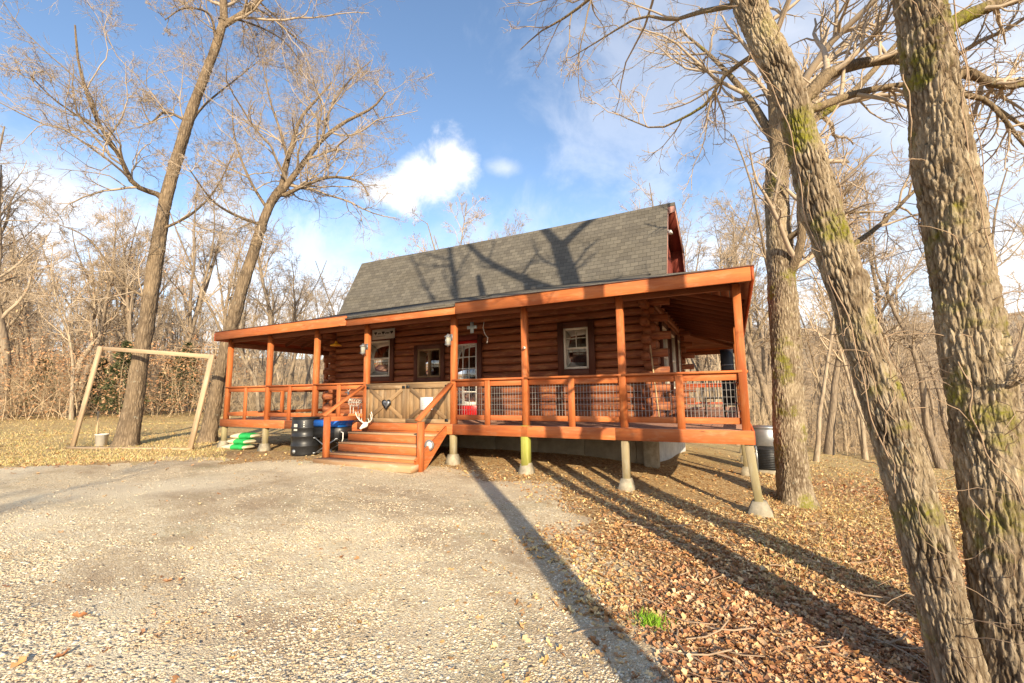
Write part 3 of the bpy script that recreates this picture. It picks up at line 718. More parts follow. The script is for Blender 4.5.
# heart plaque & paper notice on the gate
p=onY(386.5,404,7.735); x,y,z=p; t=thing('heart_plaque',p,'grey and black heart shaped plaque on the left gate panel','plaque')
mb=MB(); flat(mb,heart(x,z,.145)[::-1],y-.012,y); obj('rim',mb,M['iron'],t); mb=MB(); flat(mb,heart(x,z+.005,.10)[::-1],y-.02,y-.0125); obj('face',mb,M['metal'],t)
mb=MB(); mb.box(x-.05,x+.05,y-.024,y-.0205,z+.012,z+.024,.001); mb.box(x-.035,x+.035,y-.024,y-.0205,z-.018,z-.008,.001); obj('lettering',mb,M['ink'],t)
mb=MB(); x,y,z=onY(426.5,403.5,7.735); mb.box(x-.165,x+.165,y-.004,y,z-.135,z+.135,.002); o=obj('notice_sheet',mb,M['paper'],None,(x,y,z),label='blank white paper notice pinned on the right gate panel',cat='notice')
mb=MB()
for k,w in enumerate((.22,.24,.18)): mb.box(x-.12,x-.12+w,y-.0065,y-.0045,z+.05-k*.045,z+.056-k*.045,.0005)
obj('lettering',mb,plain('faded ink',(.45,.43,.38),.8),o)
# deer skull with antlers on the top step
p=onY(364.5,423,7.50); x,y,z=p; z=FL-.155; t=thing('deer_skull',(x,y,z),'white deer skull with branching antlers on the left end of the steps','skull')
def bez(pts,n=8):
    P=[Vector(q) for q in pts]; out=[]
    for i in range(n+1):
        u=i/n; Q=P[:]
        while len(Q)>1: Q=[Q[k].lerp(Q[k+1],u) for k in range(len(Q)-1)]
        out.append(Q[0])
    return out
zb=z+.03
mb=MB(); mb.tube([(x-.03,y-.10,zb),(x-.02,y-.06,zb+.03),(x,y,zb+.07),(x+.01,y+.04,zb+.09),(x+.01,y+.07,zb+.08)],[.02,.035,.06,.065,.03],12); mb.tube([(x-.05,y-.0,zb+.09),(x+.06,y,zb+.09)],.022,8); obj('cranium',mb,M['bone'],t,smooth=True)
for s in (-1,1):
    mb=MB(); m_=bez([(x+s*.03,y+.03,zb+.12),(x+s*.12,y+.05,zb+.14),(x+s*.27,y+.02,zb+.20),(x+s*.25,y-.05,zb+.38)]); mb.tube(m_,[.018-.0015*i for i in range(9)],7)
    for k,(l) in ((2,.09),(4,.15),(6,.11)): b=m_[k]; mb.tube(bez([b,(b.x+s*.015,b.y-.02,b.z+l*.5),(b.x-s*.02,b.y-.03,b.z+l)],5),[.012,.011,.009,.007,.005,.002],6)
    obj('antler',mb,M['bone'],t,smooth=True)
# white wire reindeer behind it
x,y,z=onY(356,408,8.3); z=FL+.0; t=thing('wire_deer',(x,y,z),'white wire deer figure standing on the porch left of the steps','figure')
mb=MB(); r=.008
for lx,ly in ((-.16,-.05),(-.16,.05),(.14,-.05),(.14,.05)): mb.tube([(x+lx,y+ly,z),(x+lx*.9,y+ly,z+.22),(x+lx*.95,y+ly,z+.38)],r,5)
obj('legs',mb,M['white'],t)
mb=MB()
for k in range(7):
    xx=x-.2+.066*k; rr=.075+.02*math.sin(k*.9); mb.tube([(xx,y+rr*math.cos(a),z+.45+rr*1.1*math.sin(a)) for a in [math.pi*2*i/12 for i in range(13)]],r*.7,4,False)
for a in (0,1.57,3.14,4.71): mb.tube([(x-.2,y+.075*math.cos(a),z+.45+.08*math.sin(a)),(x+.2,y+.09*math.cos(a),z+.45+.1*math.sin(a))],r*.7,4)
mb.tube([(x-.2,y,z+.5),(x-.3,y,z+.72),(x-.40,y,z+.70)],[.03,.03,.015],6); obj('body',mb,M['white'],t)
mb=MB()
for s in (-1,1):
    m_=bez([(x-.3,y,z+.74),(x-.26,y+s*.12,z+.82),(x-.24,y+s*.1,z+.95)],5); mb.tube(m_,r*.8,4); mb.tube([m_[3],(m_[3].x-.06,m_[3].y,m_[3].z+.08)],r*.6,4)
obj('antler',mb,M['white'],t)
# silver lamp by the right newel
p=onY(430.5,445,7.15); x,y,z=p; t=thing('spot_lamp',p,'round white spot lamp clipped beside the right newel post of the steps','lamp')
mb=MB(); mb.lathe((x,y,z),[(.0,.06),(.04,.05),(.085,.01),(.105,-.04),(.108,-.05),(.09,-.045)],24,'y'); obj('reflector',mb,M['metal'],t,smooth=True)
mb=MB(); mb.lathe((x,y-.035,z),[(0,-.03),(.05,-.022),(.09,0)],20,'y'); obj('lens',mb,M['white'],t,smooth=True); mb=MB(); mb.tube([(x,y+.05,z),(x-.02,y+.12,z-.04),(x-.05,y+.16,z-.16)],.012,6); obj('bracket',mb,M['iron'],t)
# black barrel
def gpt(px,py,z=-1.40):
    p=onZ(px,py,z)
    for _ in range(6): p=onZ(px,py,gzf(p[0],p[1]))
    return p
p=gpt(303,455.5); x,y,z=p[0],p[1],p[2]; x,y=x*1.01,y*1.01+.05; z=gzf(x,y)-.01; t=thing('black_barrel',(x,y,z),'black ribbed plastic barrel with a pale label standing left of the steps','barrel')
H=.90; R0=.315; pr_=[(R0-.03,0),(R0-.005,.02),(R0,.06)]
for k in (.27,.52,.74): pr_+=[(R0,k*H-.03),(R0+.016,k*H-.012),(R0+.016,k*H+.012),(R0,k*H+.03)]
pr_+=[(R0-.004,H-.06),(R0-.02,H-.02),(R0+.006,H-.015),(R0+.006,H+.005),(R0-.02,H+.005),(R0-.035,H-.02),(0,H-.025)]
mb=MB(); mb.lathe((x,y,z),pr_,44); obj('drum',mb,M['black'],t,smooth=True)
def curved_label(mb,a0,a1,z0,z1,R):
    n=8; vs=[]
    for i in range(n+1):
        a=a0+(a1-a0)*i/n; vs+=[(x+R*math.cos(a),y+R*math.sin(a),z0),(x+R*math.cos(a),y+R*math.sin(a),z1)]
    mb.add(vs,[[2*i,2*i+2,2*i+3,2*i+1] for i in range(n)])
toc=math.atan2(-y,-x)
mb=MB(); curved_label(mb,toc-.95,toc-.62,z+.60,z+.76,R0+.006); obj('label_sticker',mb,M['signgrey'],t)
mb=MB()
for k in (0,1,2): curved_label(mb,toc-.18,toc-.11,z+.69+k*.05,z+.715+k*.05,R0+.012-.0035*(k>0))
obj('marking',mb,M['white'],t)
mb=MB(); a=toc-.85; mb.lathe((x+math.cos(a)*R0,y+math.sin(a)*R0,z+.12),[(0,-.03),(.045,-.02),(.05,.02)],14,'y'); obj('bung',mb,M['metal'],t)
# blue topped cooler on a folding stand
y=7.52; x=float(onY(334,430,y)[0]); z=gzf(x,y); ct_=float(onY(331,419.5,y)[2]); z=ct_-.78; t=thing('blue_cooler',(x,y,z),'blue lidded cooler on a folding metal stand under the left handrail','cooler')
mb=MB(); mb.box(x-.44,x+.40,y-.22,y+.22,z+.62,z+.78,.03); obj('lid',mb,M['blue'],t)
mb=MB(); mb.box(x-.47,x+.39,y-.20,y+.20,z+.36,z+.615,.02); obj('tub',mb,M['black'],t)
mb=MB()
for yy in (y-.2,y+.2):
    for s in (-1,1): mb.tube([(x-.04-s*.36,yy+s*.012,z),(x-.04+s*.36,yy+s*.012,z+.37)],.014,6)
for xx in (x-.40,x+.32): mb.tube([(xx,y-.24,z+.36),(xx,y+.24,z+.36)],.014,6); mb.tube([(xx,y-.24,z+.01),(xx,y+.24,z+.01)],.014,6)
obj('folding_leg',mb,M['metal'],t)
mb=MB(); mb.tube([(x+.43,y-.18,z+.52),(x+.50,y-.18,z+.50),(x+.50,y-.18,z+.36),(x+.44,y-.18,z+.22)],.012,6); obj('handle',mb,M['white'],t)
# bags under the deck corner
def bag(px,py,yaw,dz,label,L=.62,back=0):
    p=gpt(px,py); x,y=p[0],p[1]+back; z=gzf(x,y)+dz; t=thing('pellet_bag',(x,y,z),label,'bag','plastic bags stacked by the deck')
    n=20;m=14; 
    def surf(sc=1.0,u0=-1,u1=1,up=False):
        vs=[];fs=[];c,s=math.cos(yaw),math.sin(yaw)
        for i in range(n+1):
            u=u0+(u1-u0)*i/n; e=(1-abs(u)**6*.75)
            for k in range(m):
                a=2*math.pi*k/m; w=.20*e**.4; h=.065*max(.12,(1-abs(u)**3.5*.9))
                lx=u*L/2; ly=w*np.sign(math.cos(a))*abs(math.cos(a))**.7*sc; lz=h*1.25*math.sin(a)*sc*(1+.12*math.sin(u*9+k))
                vs.append((x+lx*c-ly*s,y+lx*s+ly*c,z+.065+lz))
        for i in range(n):
            for k in range(m): fs.append([i*m+k,i*m+(k+1)%m,(i+1)*m+(k+1)%m,(i+1)*m+k])
        fs.append(list(range(m-1,-1,-1))); fs.append([n*m+k for k in range(m)])
        mb=MB(); mb.add(vs,fs); return mb
    obj('sack',surf(),M['bag'],t,smooth=True); obj('printed_band',surf(1.03,-.15,.75),M['green'],t,smooth=True)
bag(238,449,.15,0,'pale bag with green band lying lowest by the left deck post',.95)
bag(240,449,.05,.15,'pale bag with green band lying across the middle of the small bag pile',.90,.03)
bag(243,449,.32,.30,'pale bag with green band lying topmost on the small bag pile',.80,.05)
# leaning lumber frame
t=thing('lumber_frame',tuple(gpt(130,452)),'large leaning rectangular frame of pale lumber in front of a tree','wooden frame')
bl=gpt(72,449); br=gpt(190,450); D0=math.hypot(bl[0],bl[1]); D1=math.hypot(br[0],br[1])
tl=onD(100,348,D0-.15); tr=onD(212,356.5,D1+.1)
V=lambda q:Vector([float(c) for c in q])
bl,br,tl,tr=map(V,(bl,br,tl,tr)); fn=(tl-bl).cross(br-bl).normalized()
for nm,a,b,lab in (('upright',bl,tl,None),('upright',br,tr,None)):
    mb=MB(); mb.beam(a,b+(b-a).normalized()*.05,.06,.15,fn.cross((b-a).normalized()),.006); obj(nm,mb,M['frame'],t)
mb=MB(); e=(tr-tl).normalized(); mb.beam(tl-e*.06+fn*.06,tr+e*.06+fn*.06,.06,.12,(0,0,1),.006); obj('top_bar',mb,M['frame'],t)
mb=MB(); mb.beam(bl+Vector((0,0,.03))-e*.1,br+Vector((0,0,.03))+e*.05,.16,.06,(0,0,1),.006); obj('bottom_bar',mb,M['frame'],t)
# bucket with stick
p=gpt(101,446); x,y,z=p; t=thing('white_bucket',p,'small white plastic bucket on the ground inside the leaning frame','bucket')
mb=MB(); mb.lathe((x,y,z),[(.13,0),(.165,.34),(.175,.34),(.175,.37),(.155,.37),(.12,.03),(0,.02)],24); obj('pail',mb,M['white'],t,smooth=True)
mb=MB(); mb.tube([(x+.17*math.cos(a),y-.02,z+.33-.13*math.sin(a)) for a in [math.pi*i/8 for i in range(9)]],.006,5); obj('handle',mb,M['wire'],t)
p=gpt(96,446); mb=MB(); b=onD(98.5,411,math.hypot(p[0],p[1])); mb.tube([p,b],.028,8); obj('garden_stake',mb,M['pole'],None,tuple(p),label='thin upright wooden stake beside the white bucket',cat='stake')
# air conditioner behind the porch
x,y=.72,13.4; z=gzf(x,y); zt=float(onY(765,426,y)[2]); x=float(onY(766.5,445,y)[0]); hw=.27; t=thing('air_conditioner',(x,y,z),'grey metal air conditioner standing behind the porch corner by the tree','air conditioner')
mb=MB(); mb.box(x-hw,x+hw,y-hw,y+hw,zt-.50,zt-.06,.02); mb.box(x-hw-.01,x+hw+.01,y-hw-.01,y+hw+.01,zt-.06,zt,.02); mb.box(x-hw,x-hw+.04,y-hw,y-hw+.04,z+.1,zt-.50); mb.box(x+hw-.04,x+hw,y-hw,y-hw+.04,z+.1,zt-.50); obj('cabinet',mb,M['metal'],t)
mb=MB(); mb.box(x-hw+.03,x+hw-.05,y-hw+.02,y+hw-.02,z+.1,zt-.505,.004)
for k in range(12): zz=z+.14+(zt-.56-z-.14)*k/12; mb.box(x-hw+.04,x+hw-.04,y-hw+.005,y-hw+.016,zz,zz+.02,.002)
obj('louvre_panel',mb,M['black'],t)
mb=MB(); mb.tube([(x-hw-.02,y-hw-.02,zt-.45),(x-hw+.02,y-hw-.16,zt-.62),(x-hw-.10,y-hw-.12,zt-.8),(x-hw-.2,y-hw,zt-.72)],.022,7); obj('conduit',mb,M['metal'],t)
mb=MB(); mb.box(x-hw-.08,x+hw+.08,y-hw-.08,y+hw+.08,z-.1,z+.1,.01); obj('pad',mb,M['concrete'],t)
# grill and chair on the side deck
y=10.9; x=float(onY(728.5,380,y)[0]); t=thing('patio_grill',(x,y,FL),'tall black grill with closed hood on the right side of the porch','grill')
zt=float(onY(728,349,y)[2]); zh=float(onY(728,371,y)[2]); w=.14
mb=MB(); mb.box(x-w,x+w,y-.25,y+.25,zh-.06,zh+.02,.01); n=9; vs=[]
for i in range(n+1):
    a=math.pi*i/n
    for X in (x-w+.01,x+w-.01): vs.append((X,y-.24*math.cos(a),zh+.02+(zt-zh-.02)*math.sin(a)**.6))
mb.add(vs,[[2*i,2*i+1,2*i+3,2*i+2] for i in range(n)]+[[2*i for i in range(n+1)],[2*i+1 for i in range(n,-1,-1)]]); obj('hood',mb,M['black'],t)
mb=MB(); mb.tube([(x-w+.04,y-.27,zh+.12),(x-w+.04,y-.31,zh+.12),(x+w-.04,y-.31,zh+.12),(x+w-.04,y-.27,zh+.12)],.01,6); obj('handle',mb,M['metal'],t)
for sx in (-1,1):
    for sy in (-1,1): mb=MB(); mb.box(x+sx*(w-.02)-.018,x+sx*(w-.02)+.018,y+sy*.22-.018,y+sy*.22+.018,FL,zh-.062); obj('leg',mb,M['iron'],t)
mb=MB(); mb.box(x-w+.04,x+w-.04,y-.2,y+.2,FL+.15,FL+.18); mb.box(x-w+.04,x+w-.04,y-.22,y-.205,FL+.3,zh-.07); obj('shelf',mb,M['iron'],t)
y=12.6; x=float(onY(714,390,y)[0]); t=thing('patio_chair',(x,y,FL),'black metal patio chair standing on the side porch behind the grill','chair')
mb=MB(); mb.box(x-.22,x+.22,y-.22,y+.22,FL+.42,FL+.45,.01); obj('seat',mb,M['iron'],t)
mb=MB()
for k in range(7): mb.tube([(x-.2+.4*k/6,y+.22,FL+.45),(x-.2+.4*k/6,y+.30,FL+.92)],.009,5)
mb.tube([(x-.22,y+.30,FL+.93),(x+.22,y+.30,FL+.93)],.014,6); obj('backrest',mb,M['iron'],t)
for sx in (-1,1):
    for sy in (-1,1): mb=MB(); mb.tube([(x+sx*.2,y+sy*.2,FL+.42),(x+sx*.23,y+sy*.24,FL)],.012,6); obj('leg',mb,M['iron'],t)
# pole leaning at the cabin corner
a=onY(659,409,10.0); a[2]=FL; b=onY(650,345,10.12); mb=MB(); mb.tube([a,b],.016,7); obj('leaning_pole',mb,M['pole'],None,tuple(a),label='thin pale pole leaning on the log corner of the porch',cat='pole')
a=onY(632,392,9.7); b=onY(657,366,10.05); a[2]=max(a[2],FL); 
# reddish leaf & dark plate on the drive
# ============================================================ TREES
def nrm(v): return v/np.maximum(np.linalg.norm(v,axis=-1,keepdims=True),1e-9)
def tubes(pts,rad,sides):
    """pts [N,n,3], rad [N,n] -> verts, quads"""
    N,n,_=pts.shape; T=nrm(np.gradient(pts,axis=1)) if n>2 else nrm(np.repeat(pts[:,1:]-pts[:,:1],n,1))
    D=nrm(pts[:,-1]-pts[:,0]); ref=np.where(np.abs(D[:,2:3])<.75,np.array([[0,0,1.]]),np.array([[1.,0,0]]))[:,None,:]
    U=nrm(np.cross(T,ref)); V=np.cross(T,U); a=np.arange(sides)*2*np.pi/sides
    vs=pts[:,:,None,:]+rad[:,:,None,None]*(U[:,:,None,:]*np.cos(a)[None,None,:,None]+V[:,:,None,:]*np.sin(a)[None,None,:,None])
    b=(np.arange(N)*n*sides)[:,None,None]; i=(np.arange(n-1)*sides)[None,:,None]; k=np.arange(sides)[None,None,:]; k2=(k+1)%sides
    q=np.stack([b+i+k,b+i+k2,b+i+sides+k2,b+i+sides+k],-1).reshape(-1,4)
    return vs.reshape(-1,3),q
def join(parts):
    V=[];Q=[];o=0
    for v,q in parts: V.append(v);Q.append(q+o);o+=len(v)
    return np.concatenate(V),np.concatenate(Q)
def to_mesh(name,parts,smooth=True,col=None):
    v,q=join(parts); return np_mesh(name,v,q.ravel(),np.full(len(q),4),None,smooth,col)
def grow(r,pts,rad,M_,t0,t1,lr,ang,up,n,wig,rk=.6,minr=.004,lens=None,tip=.25,maxr=9):
    """children of every branch: returns pts,rad"""
    N,m,_=pts.shape; idx=np.repeat(np.arange(N),M_); K=len(idx)
    t=r.uniform(t0,t1,K); f=t*(m-1); i=np.minimum(f.astype(int),m-2); w=(f-i)[:,None]
    P=pts[idx,i]*(1-w)+pts[idx,i+1]*w; T=nrm(pts[idx,i+1]-pts[idx,i]); R=rad[idx,i]*(1-w[:,0])+rad[idx,i+1]*w[:,0]
    L=(np.linalg.norm(np.diff(pts,axis=1),axis=2).sum(1))[idx]*lr*(1.15-.65*t)*r.uniform(.55,1.25,K)
    if lens is not None: L=lens*r.uniform(.6,1.2,K)*(1.1-.5*t)
    rnd=nrm(r.normal(size=(K,3))); side=nrm(np.cross(T,rnd)); A=np.radians(ang*r.uniform(.6,1.3,K))[:,None]
    d=nrm(T*np.cos(A)+side*np.sin(A)+np.array([0,0,up])*.5)
    seg=(L/(n-1))[:,None]; out=np.zeros((K,n,3)); out[:,0]=P; cur=d; bend=nrm(r.normal(size=(K,3)))*wig*.6
    for j in range(1,n):
        cur=nrm(cur+bend+r.normal(size=(K,3))*wig+np.array([0,0,up])*.22); out[:,j]=out[:,j-1]+cur*seg
        if j%2==0: bend=-bend*.7+nrm(r.normal(size=(K,3)))*wig*.3
    r0=np.minimum(np.minimum(R*rk,L*.028+minr),maxr); r0=np.maximum(r0,minr)
    rr=r0[:,None]*np.linspace(1,tip,n)[None,:]; rr=np.maximum(rr,minr*.6)
    return out,rr
def smoothpath(P,k):
    P=np.asarray(P,float); m=len(P); t=np.linspace(0,m-1,k); out=[]
    for u in t:
        i=min(int(u),m-2); f=u-i; p0=P[max(i-1,0)];p1=P[i];p2=P[i+1];p3=P[min(i+2,m-1)]
        out.append(.5*((2*p1)+(-p0+p2)*f+(2*p0-5*p1+4*p2-p3)*f*f+(-p0+3*p1-3*p2+p3)*f**3))
    return np.array(out)
def fine_trunk(path,rads,seed,ring=.014,sides=210,amp=.019,flare=.25):
    """near trunk with real bark ridges"""
    P=smoothpath(path,400); d=np.concatenate([[0],np.cumsum(np.linalg.norm(np.diff(P,axis=0),axis=1))]); L=d[-1]
    n=int(L/ring); s=np.linspace(0,L,n); C=np.stack([np.interp(s,d,P[:,k]) for k in range(3)],1)
    r0=np.interp(s/L,np.linspace(0,1,len(rads)),rads); T=nrm(np.gradient(C,axis=0)); ref=np.array([1.,0,0]); U=nrm(np.cross(T,ref)); V=np.cross(T,U)
    a=np.arange(sides)*2*np.pi/sides; ca,sa=np.cos(a)[None],np.sin(a)[None]
    r=r0[:,None]*(1+flare*np.exp(-s/.22)[:,None]*(1+.35*np.sin(a*5+seed)[None]))
    r=r*(1+.05*np.sin(a*2+s[:,None]*1.1+seed)+.035*np.sin(a*3-s[:,None]*2.3))
    q=np.stack([np.broadcast_to(ca*r0.mean(),r.shape),np.broadcast_to(sa*r0.mean(),r.shape),np.broadcast_to(s[:,None],r.shape)],-1)
    wv=(vnoise(q*np.array([9,9,5.]),seed)-.5)[...,None]*np.array([.05,.05,.12])
    c1,id1=cells((q+wv*.5)*np.array([46,46,7.5]),seed+1); c2,id2=cells((q+wv*.7)*np.array([90,90,22.]),seed+30); n2=vnoise((q+wv)*np.array([62,62,15.]),seed+2); n3=vnoise(q*np.array([120,120,90.]),seed+3)
    f1=np.exp(-(c1/.17)**1.5); f2=np.exp(-(c2/.16)**1.5)
    cm=.45+.9*vnoise(q*np.array([16,16,9.]),seed+21); hgt=-f1*.9*cm-.32*f2+.22*(id1-.5)*(1-f1)+.5*(vnoise((q+wv)*np.array([26,26,5.]),seed+22)-.5)+.22*(id2-.5)+.35*(n3-.5)+.25*(vnoise(q*np.array([70,70,40.]),seed+12)-.5)
    low=vnoise(q*np.array([3.5,3.5,2.2]),seed+5)-.5
    r=r+amp*(hgt+.3)+.03*low
    # a few knots
    rs=np.random.default_rng(seed)
    for _ in range(6):
        ka=rs.uniform(0,6.28); ks=rs.uniform(.8,L*.95); da=np.angle(np.exp(1j*(a-ka)))[None]*r0[:,None]; ds=(s-ks)[:,None]; rr=np.sqrt(da**2+(ds*.8)**2); w=rs.uniform(.06,.11)
        r=r+.045*np.exp(-(rr/w)**2)-.05*np.exp(-(rr/(w*.38))**2)
    v=C[:,None,:]+r[:,:,None]*(U[:,None,:]*ca[...,None]+V[:,None,:]*sa[...,None])
    i=(np.arange(n-1)*sides)[:,None]; k=np.arange(sides)[None]; k2=(k+1)%sides
    Q=np.stack([i+k,i+k2,i+sides+k2,i+sides+k],-1).reshape(-1,4)
    depth=np.clip(1.02+hgt*.85,0,1).reshape(-1,1).repeat(3,1)
    return v.reshape(-1,3),Q,depth,C,r0
def orient_mesh(me): pass
def limb(px,r0,r1,n=10,wob=0):
    P=smoothpath(px,n); return P[None],np.linspace(r0,r1,n)[None]
def snap(limbs,C,r0):
    out=[]
    for P,Rr in limbs:
        p=P[0,0]; i=int(np.argmin(np.linalg.norm(C-p,axis=1))); d=np.linalg.norm(C[i]-p); i=max(0,i-int(.15/max(1e-3,np.linalg.norm(C[1]-C[0]))))
        if d>.005 and d<.7: P=np.concatenate([C[i][None,None],P],1); Rr=np.concatenate([Rr[:,:1]*1.25,Rr],1)
        out.append((P,Rr))
    return out
def hero(name,label,loc,trunk_parts,limbs,seed,spec,barkmat,twigmat,extra_trunk=None,trunk_mesh=None,group=None):
    """limbs: list of (pts[1,n,3],rad). spec: list of growth levels"""
    r=np.random.default_rng(seed); t=thing(name,loc,label,'tree',group); off=np.array(loc,float)
    tp=list(trunk_parts); tw=[]
    for (P,Rr) in limbs:
        tp.append(tubes(P-off,Rr,10))
        pts,rad=P,Rr
        for li,sp in enumerate(spec):
            pts,rad=grow(r,pts,rad,**sp); (tw if rad.mean()<.05 or li>0 else tp).append(tubes(pts-off,rad,6 if li==0 else (4 if li==1 else 3)))
    if trunk_mesh is not None:
        o=bpy.data.objects.new('trunk',trunk_mesh); COL.objects.link(o); o.parent=t
        trunk_mesh.materials.append(barkmat)
        for q_ in tp: obj('limb',to_mesh('limb',[q_]),M['bark_limb'] if barkmat==M['bark_near'] else barkmat,t)
    else:
        o=obj('trunk',to_mesh('trunk',tp),barkmat,t)
    if tw: obj('crown',to_mesh('crown',tw),twigmat,t)
    return t
def G(M_,t0,t1,lr,ang,up,n,wig,**k): return dict(M_=M_,t0=t0,t1=t1,lr=lr,ang=ang,up=up,n=n,wig=wig,**k)
def toloc(me,loc): 
    v=np.empty(len(me.vertices)*3,np.float32); me.vertices.foreach_get('co',v); v=v.reshape(-1,3)-np.array(loc,np.float32); me.vertices.foreach_set('co',v.ravel()); me.update()
# ---- two near oaks on the right
def near_tree(label,pix,rads,Y,seed,limbs,spec,Ys=None):
    P=[]
    for i,(a,b) in enumerate(pix): P.append(onY(a,b,Y if Ys is None else Ys[i]))
    base=P[0]; base=np.array([base[0],base[1],gzf(base[0],base[1])-.05]); P=[base]+P[1:]
    dirn=nrm(P[-1]-P[-2]); P+= [P[-1]+dirn*1.2+np.array([0,0,.6]),P[-1]+dirn*2.2+np.array([0,0,2.2])]
    rads=list(rads)+[rads[-1]*.85,rads[-1]*.6]
    v,Q,dep,C,r0=fine_trunk(P,rads,seed); me=np_mesh('trunk',v-base,Q.ravel(),np.full(len(Q),4),None,True,dep)
    limbs=snap(limbs,C,r0)
    t=hero('oak_tree',label,tuple(base),[],limbs,seed,spec,M['bark_near'],M['twig'],trunk_mesh=me)
    # dry vines climbing the trunk
    r=np.random.default_rng(seed+50); vb=MB(); L=len(C)
    for k in range(12):
        a=r.uniform(0,6.28); w=r.uniform(-.5,.5); s0=int(r.uniform(0,.8)*L); s1=int(min(L-1,s0+r.uniform(.10,.35)*L)); pts=[]; idx=np.linspace(s0,s1,60).astype(int)
        for j,ii in enumerate(idx):
            aa=a+w*j/11+.22*math.sin(j*.23+k)+.06*math.sin(j*.7+k*2); rr=r0[ii]*1.04+.012+.008*math.sin(j*.5+k)
            tt=nrm(C[min(ii+1,L-1)]-C[ii-1 if ii else 0]); u=nrm(np.cross(tt,[1.,0,0])); vv=np.cross(tt,u); pts.append(C[ii]+(u*math.cos(aa)+vv*math.sin(aa))*rr*(1+.35*math.exp(-(ii*.014)/.22)))
        vb.tube(pts,r.uniform(.0018,.0042),5,False)
    for k in range(150):
        ii=int(r.uniform(.03,.99)*L); aa=r.uniform(0,6.28); tt=nrm(C[min(ii+1,L-1)]-C[ii-1]); u=nrm(np.cross(tt,[1.,0,0])); vv=np.cross(tt,u); o_=u*math.cos(aa)+vv*math.sin(aa); p=C[ii]+o_*r0[ii]; d=o_+np.array([0,0,.3]); pts=[p]
        for j in range(6): d=nrm(d+r.normal(size=3)*.35+np.array([0,0,-.03])); pts.append(pts[-1]+d*r.uniform(.02,.09))
        vb.tube(pts,[.003,.0027,.0024,.002,.0017,.0014,.001],4,False)
    obj('vine',vb,M['vine'],t); return t
yl=lambda L,Y: [onY(a,b,y) for (a,b),y in zip(L,Y if hasattr(Y,'__len__') else [Y]*len(L))]
spec_near=[G(9,.25,1,.45,45,.05,8,.16,rk=.6,minr=.005),G(6,.15,1,.5,45,.05,7,.2,rk=.6,minr=.0035),G(5,.1,1,.5,45,.0,5,.22,rk=.7,minr=.0025)]
l2=[limb(yl([(792,108),(812,92),(830,73),(868,62),(905,60),(950,70),(985,80),(1030,84),(1080,100)],[3.45,3.5,3.7,3.95,4.1,4.2,4.2,4.1,4.1]),.052,.016,18),
    limb(yl([(795,116),(821,106),(848,96),(880,88),(920,84),(965,92),(1000,110),(1040,140)],[3.45,3.5,3.8,4.0,4.1,4.3,4.4,4.4]),.032,.01,14),
    limb(yl([(752,56),(723,77),(709,101),(683,118),(652,128),(612,111)],[3.5,3.6,3.7,3.8,3.9,4.0]),.020,.004,12),
    limb(yl([(742,4),(700,12),(672,20),(640,17),(600,40),(570,58)],[3.5,3.7,3.9,4.0,4.1,4.2]),.022,.004,12),
    limb(yl([(735,-10),(690,-30),(640,-20),(600,-10),(585,3),(561,20),(540,32),(520,50)],[3.5,3.8,4.0,4.1,4.2,4.3,4.3,4.3]),.03,.005,14),
    limb(yl([(845,250),(880,225),(915,190),(960,150),(990,90)],[3.6,4.0,4.3,4.6,4.9]),.02,.004,12)]
near_tree('mossy leaning oak trunk, second from the right edge, its base by the leaf litter',[(968,706),(919,515),(862,340),(819,200),(788,90),(748,0)],[.118,.106,.103,.104,.102,.095],3.45,31,l2,spec_near)
l3=[limb(yl([(955,22),(985,8),(1020,-2),(1060,-15)],[3.55,3.6,3.7,3.8]),.045,.02,10),
    limb(yl([(966,70),(994,84),(1024,84),(1060,60)],[3.55,3.6,3.7,3.7]),.028,.012,10),
    limb(yl([(960,95),(985,100),(1005,120),(1024,145),(1060,180)],[3.5,3.6,3.6,3.7,3.7]),.018,.006,10),
    limb(yl([(1000,390),(1030,375),(1060,330)],[3.4,3.3,3.3]),.012,.005,8)]
near_tree('thick mossy oak trunk at the right edge, nearest tree to the camera',[(1022,722),(996,500),(965,300),(943,150),(919,0)],[.155,.142,.136,.134,.138],3.5,47,l3,spec_near)
# ---- the oak beside the porch corner
Ym=9.3; Pm=[onY(a,b,Ym) for a,b in ((796,503),(790,430),(786,350),(781,270),(776,200),(778,160))]
bm=np.array([Pm[0][0],Pm[0][1],gzf(Pm[0][0],Pm[0][1])-.06]); Pm[0]=bm
v,Q,dep,C,r0=fine_trunk(Pm,[.28,.245,.235,.225,.21,.19],77,ring=.03,sides=130,amp=.02,flare=.25)
spec_mid=[G(11,.2,1,.55,48,.15,9,.13,rk=.65,minr=.010),G(8,.15,1,.5,45,.1,7,.17,minr=.006),G(6,.1,1,.5,45,.05,5,.2,rk=.7,minr=.0035)]
lm=[limb([onY(779,165,Ym),onY(776,120,Ym),onY(772,70,Ym),onY(765,10,Ym),onY(755,-60,Ym)],.15,.06,12),
    limb([onY(781,285,Ym),onY(795,262,Ym-.2),onY(802,235,Ym-.3),onY(800,205,Ym-.3),onY(806,150,Ym),onY(820,80,Ym+.4)],.09,.035,12),
    limb([onY(779,175,Ym),onY(800,130,Ym+.5),onY(850,95,Ym+1),onY(900,40,Ym+1.5)],.12,.04,12),
    limb([onY(779,150,Ym),onY(750,100,Ym+.3),onY(715,60,Ym+.8),onY(680,30,Ym+1.2)],.09,.02,12),
    limb([onY(800,230,Ym-.3),onY(830,215,Ym),onY(870,212,Ym+.3)],.05,.02,8)]
hero('oak_tree','tall straight oak between the porch corner and the leaning trunk',tuple(bm),[],snap(lm,C,r0),5,spec_mid,M['bark_near'],M['twig'],trunk_mesh=np_mesh('trunk',v-bm,Q.ravel(),np.full(len(Q),4),None,True,dep))
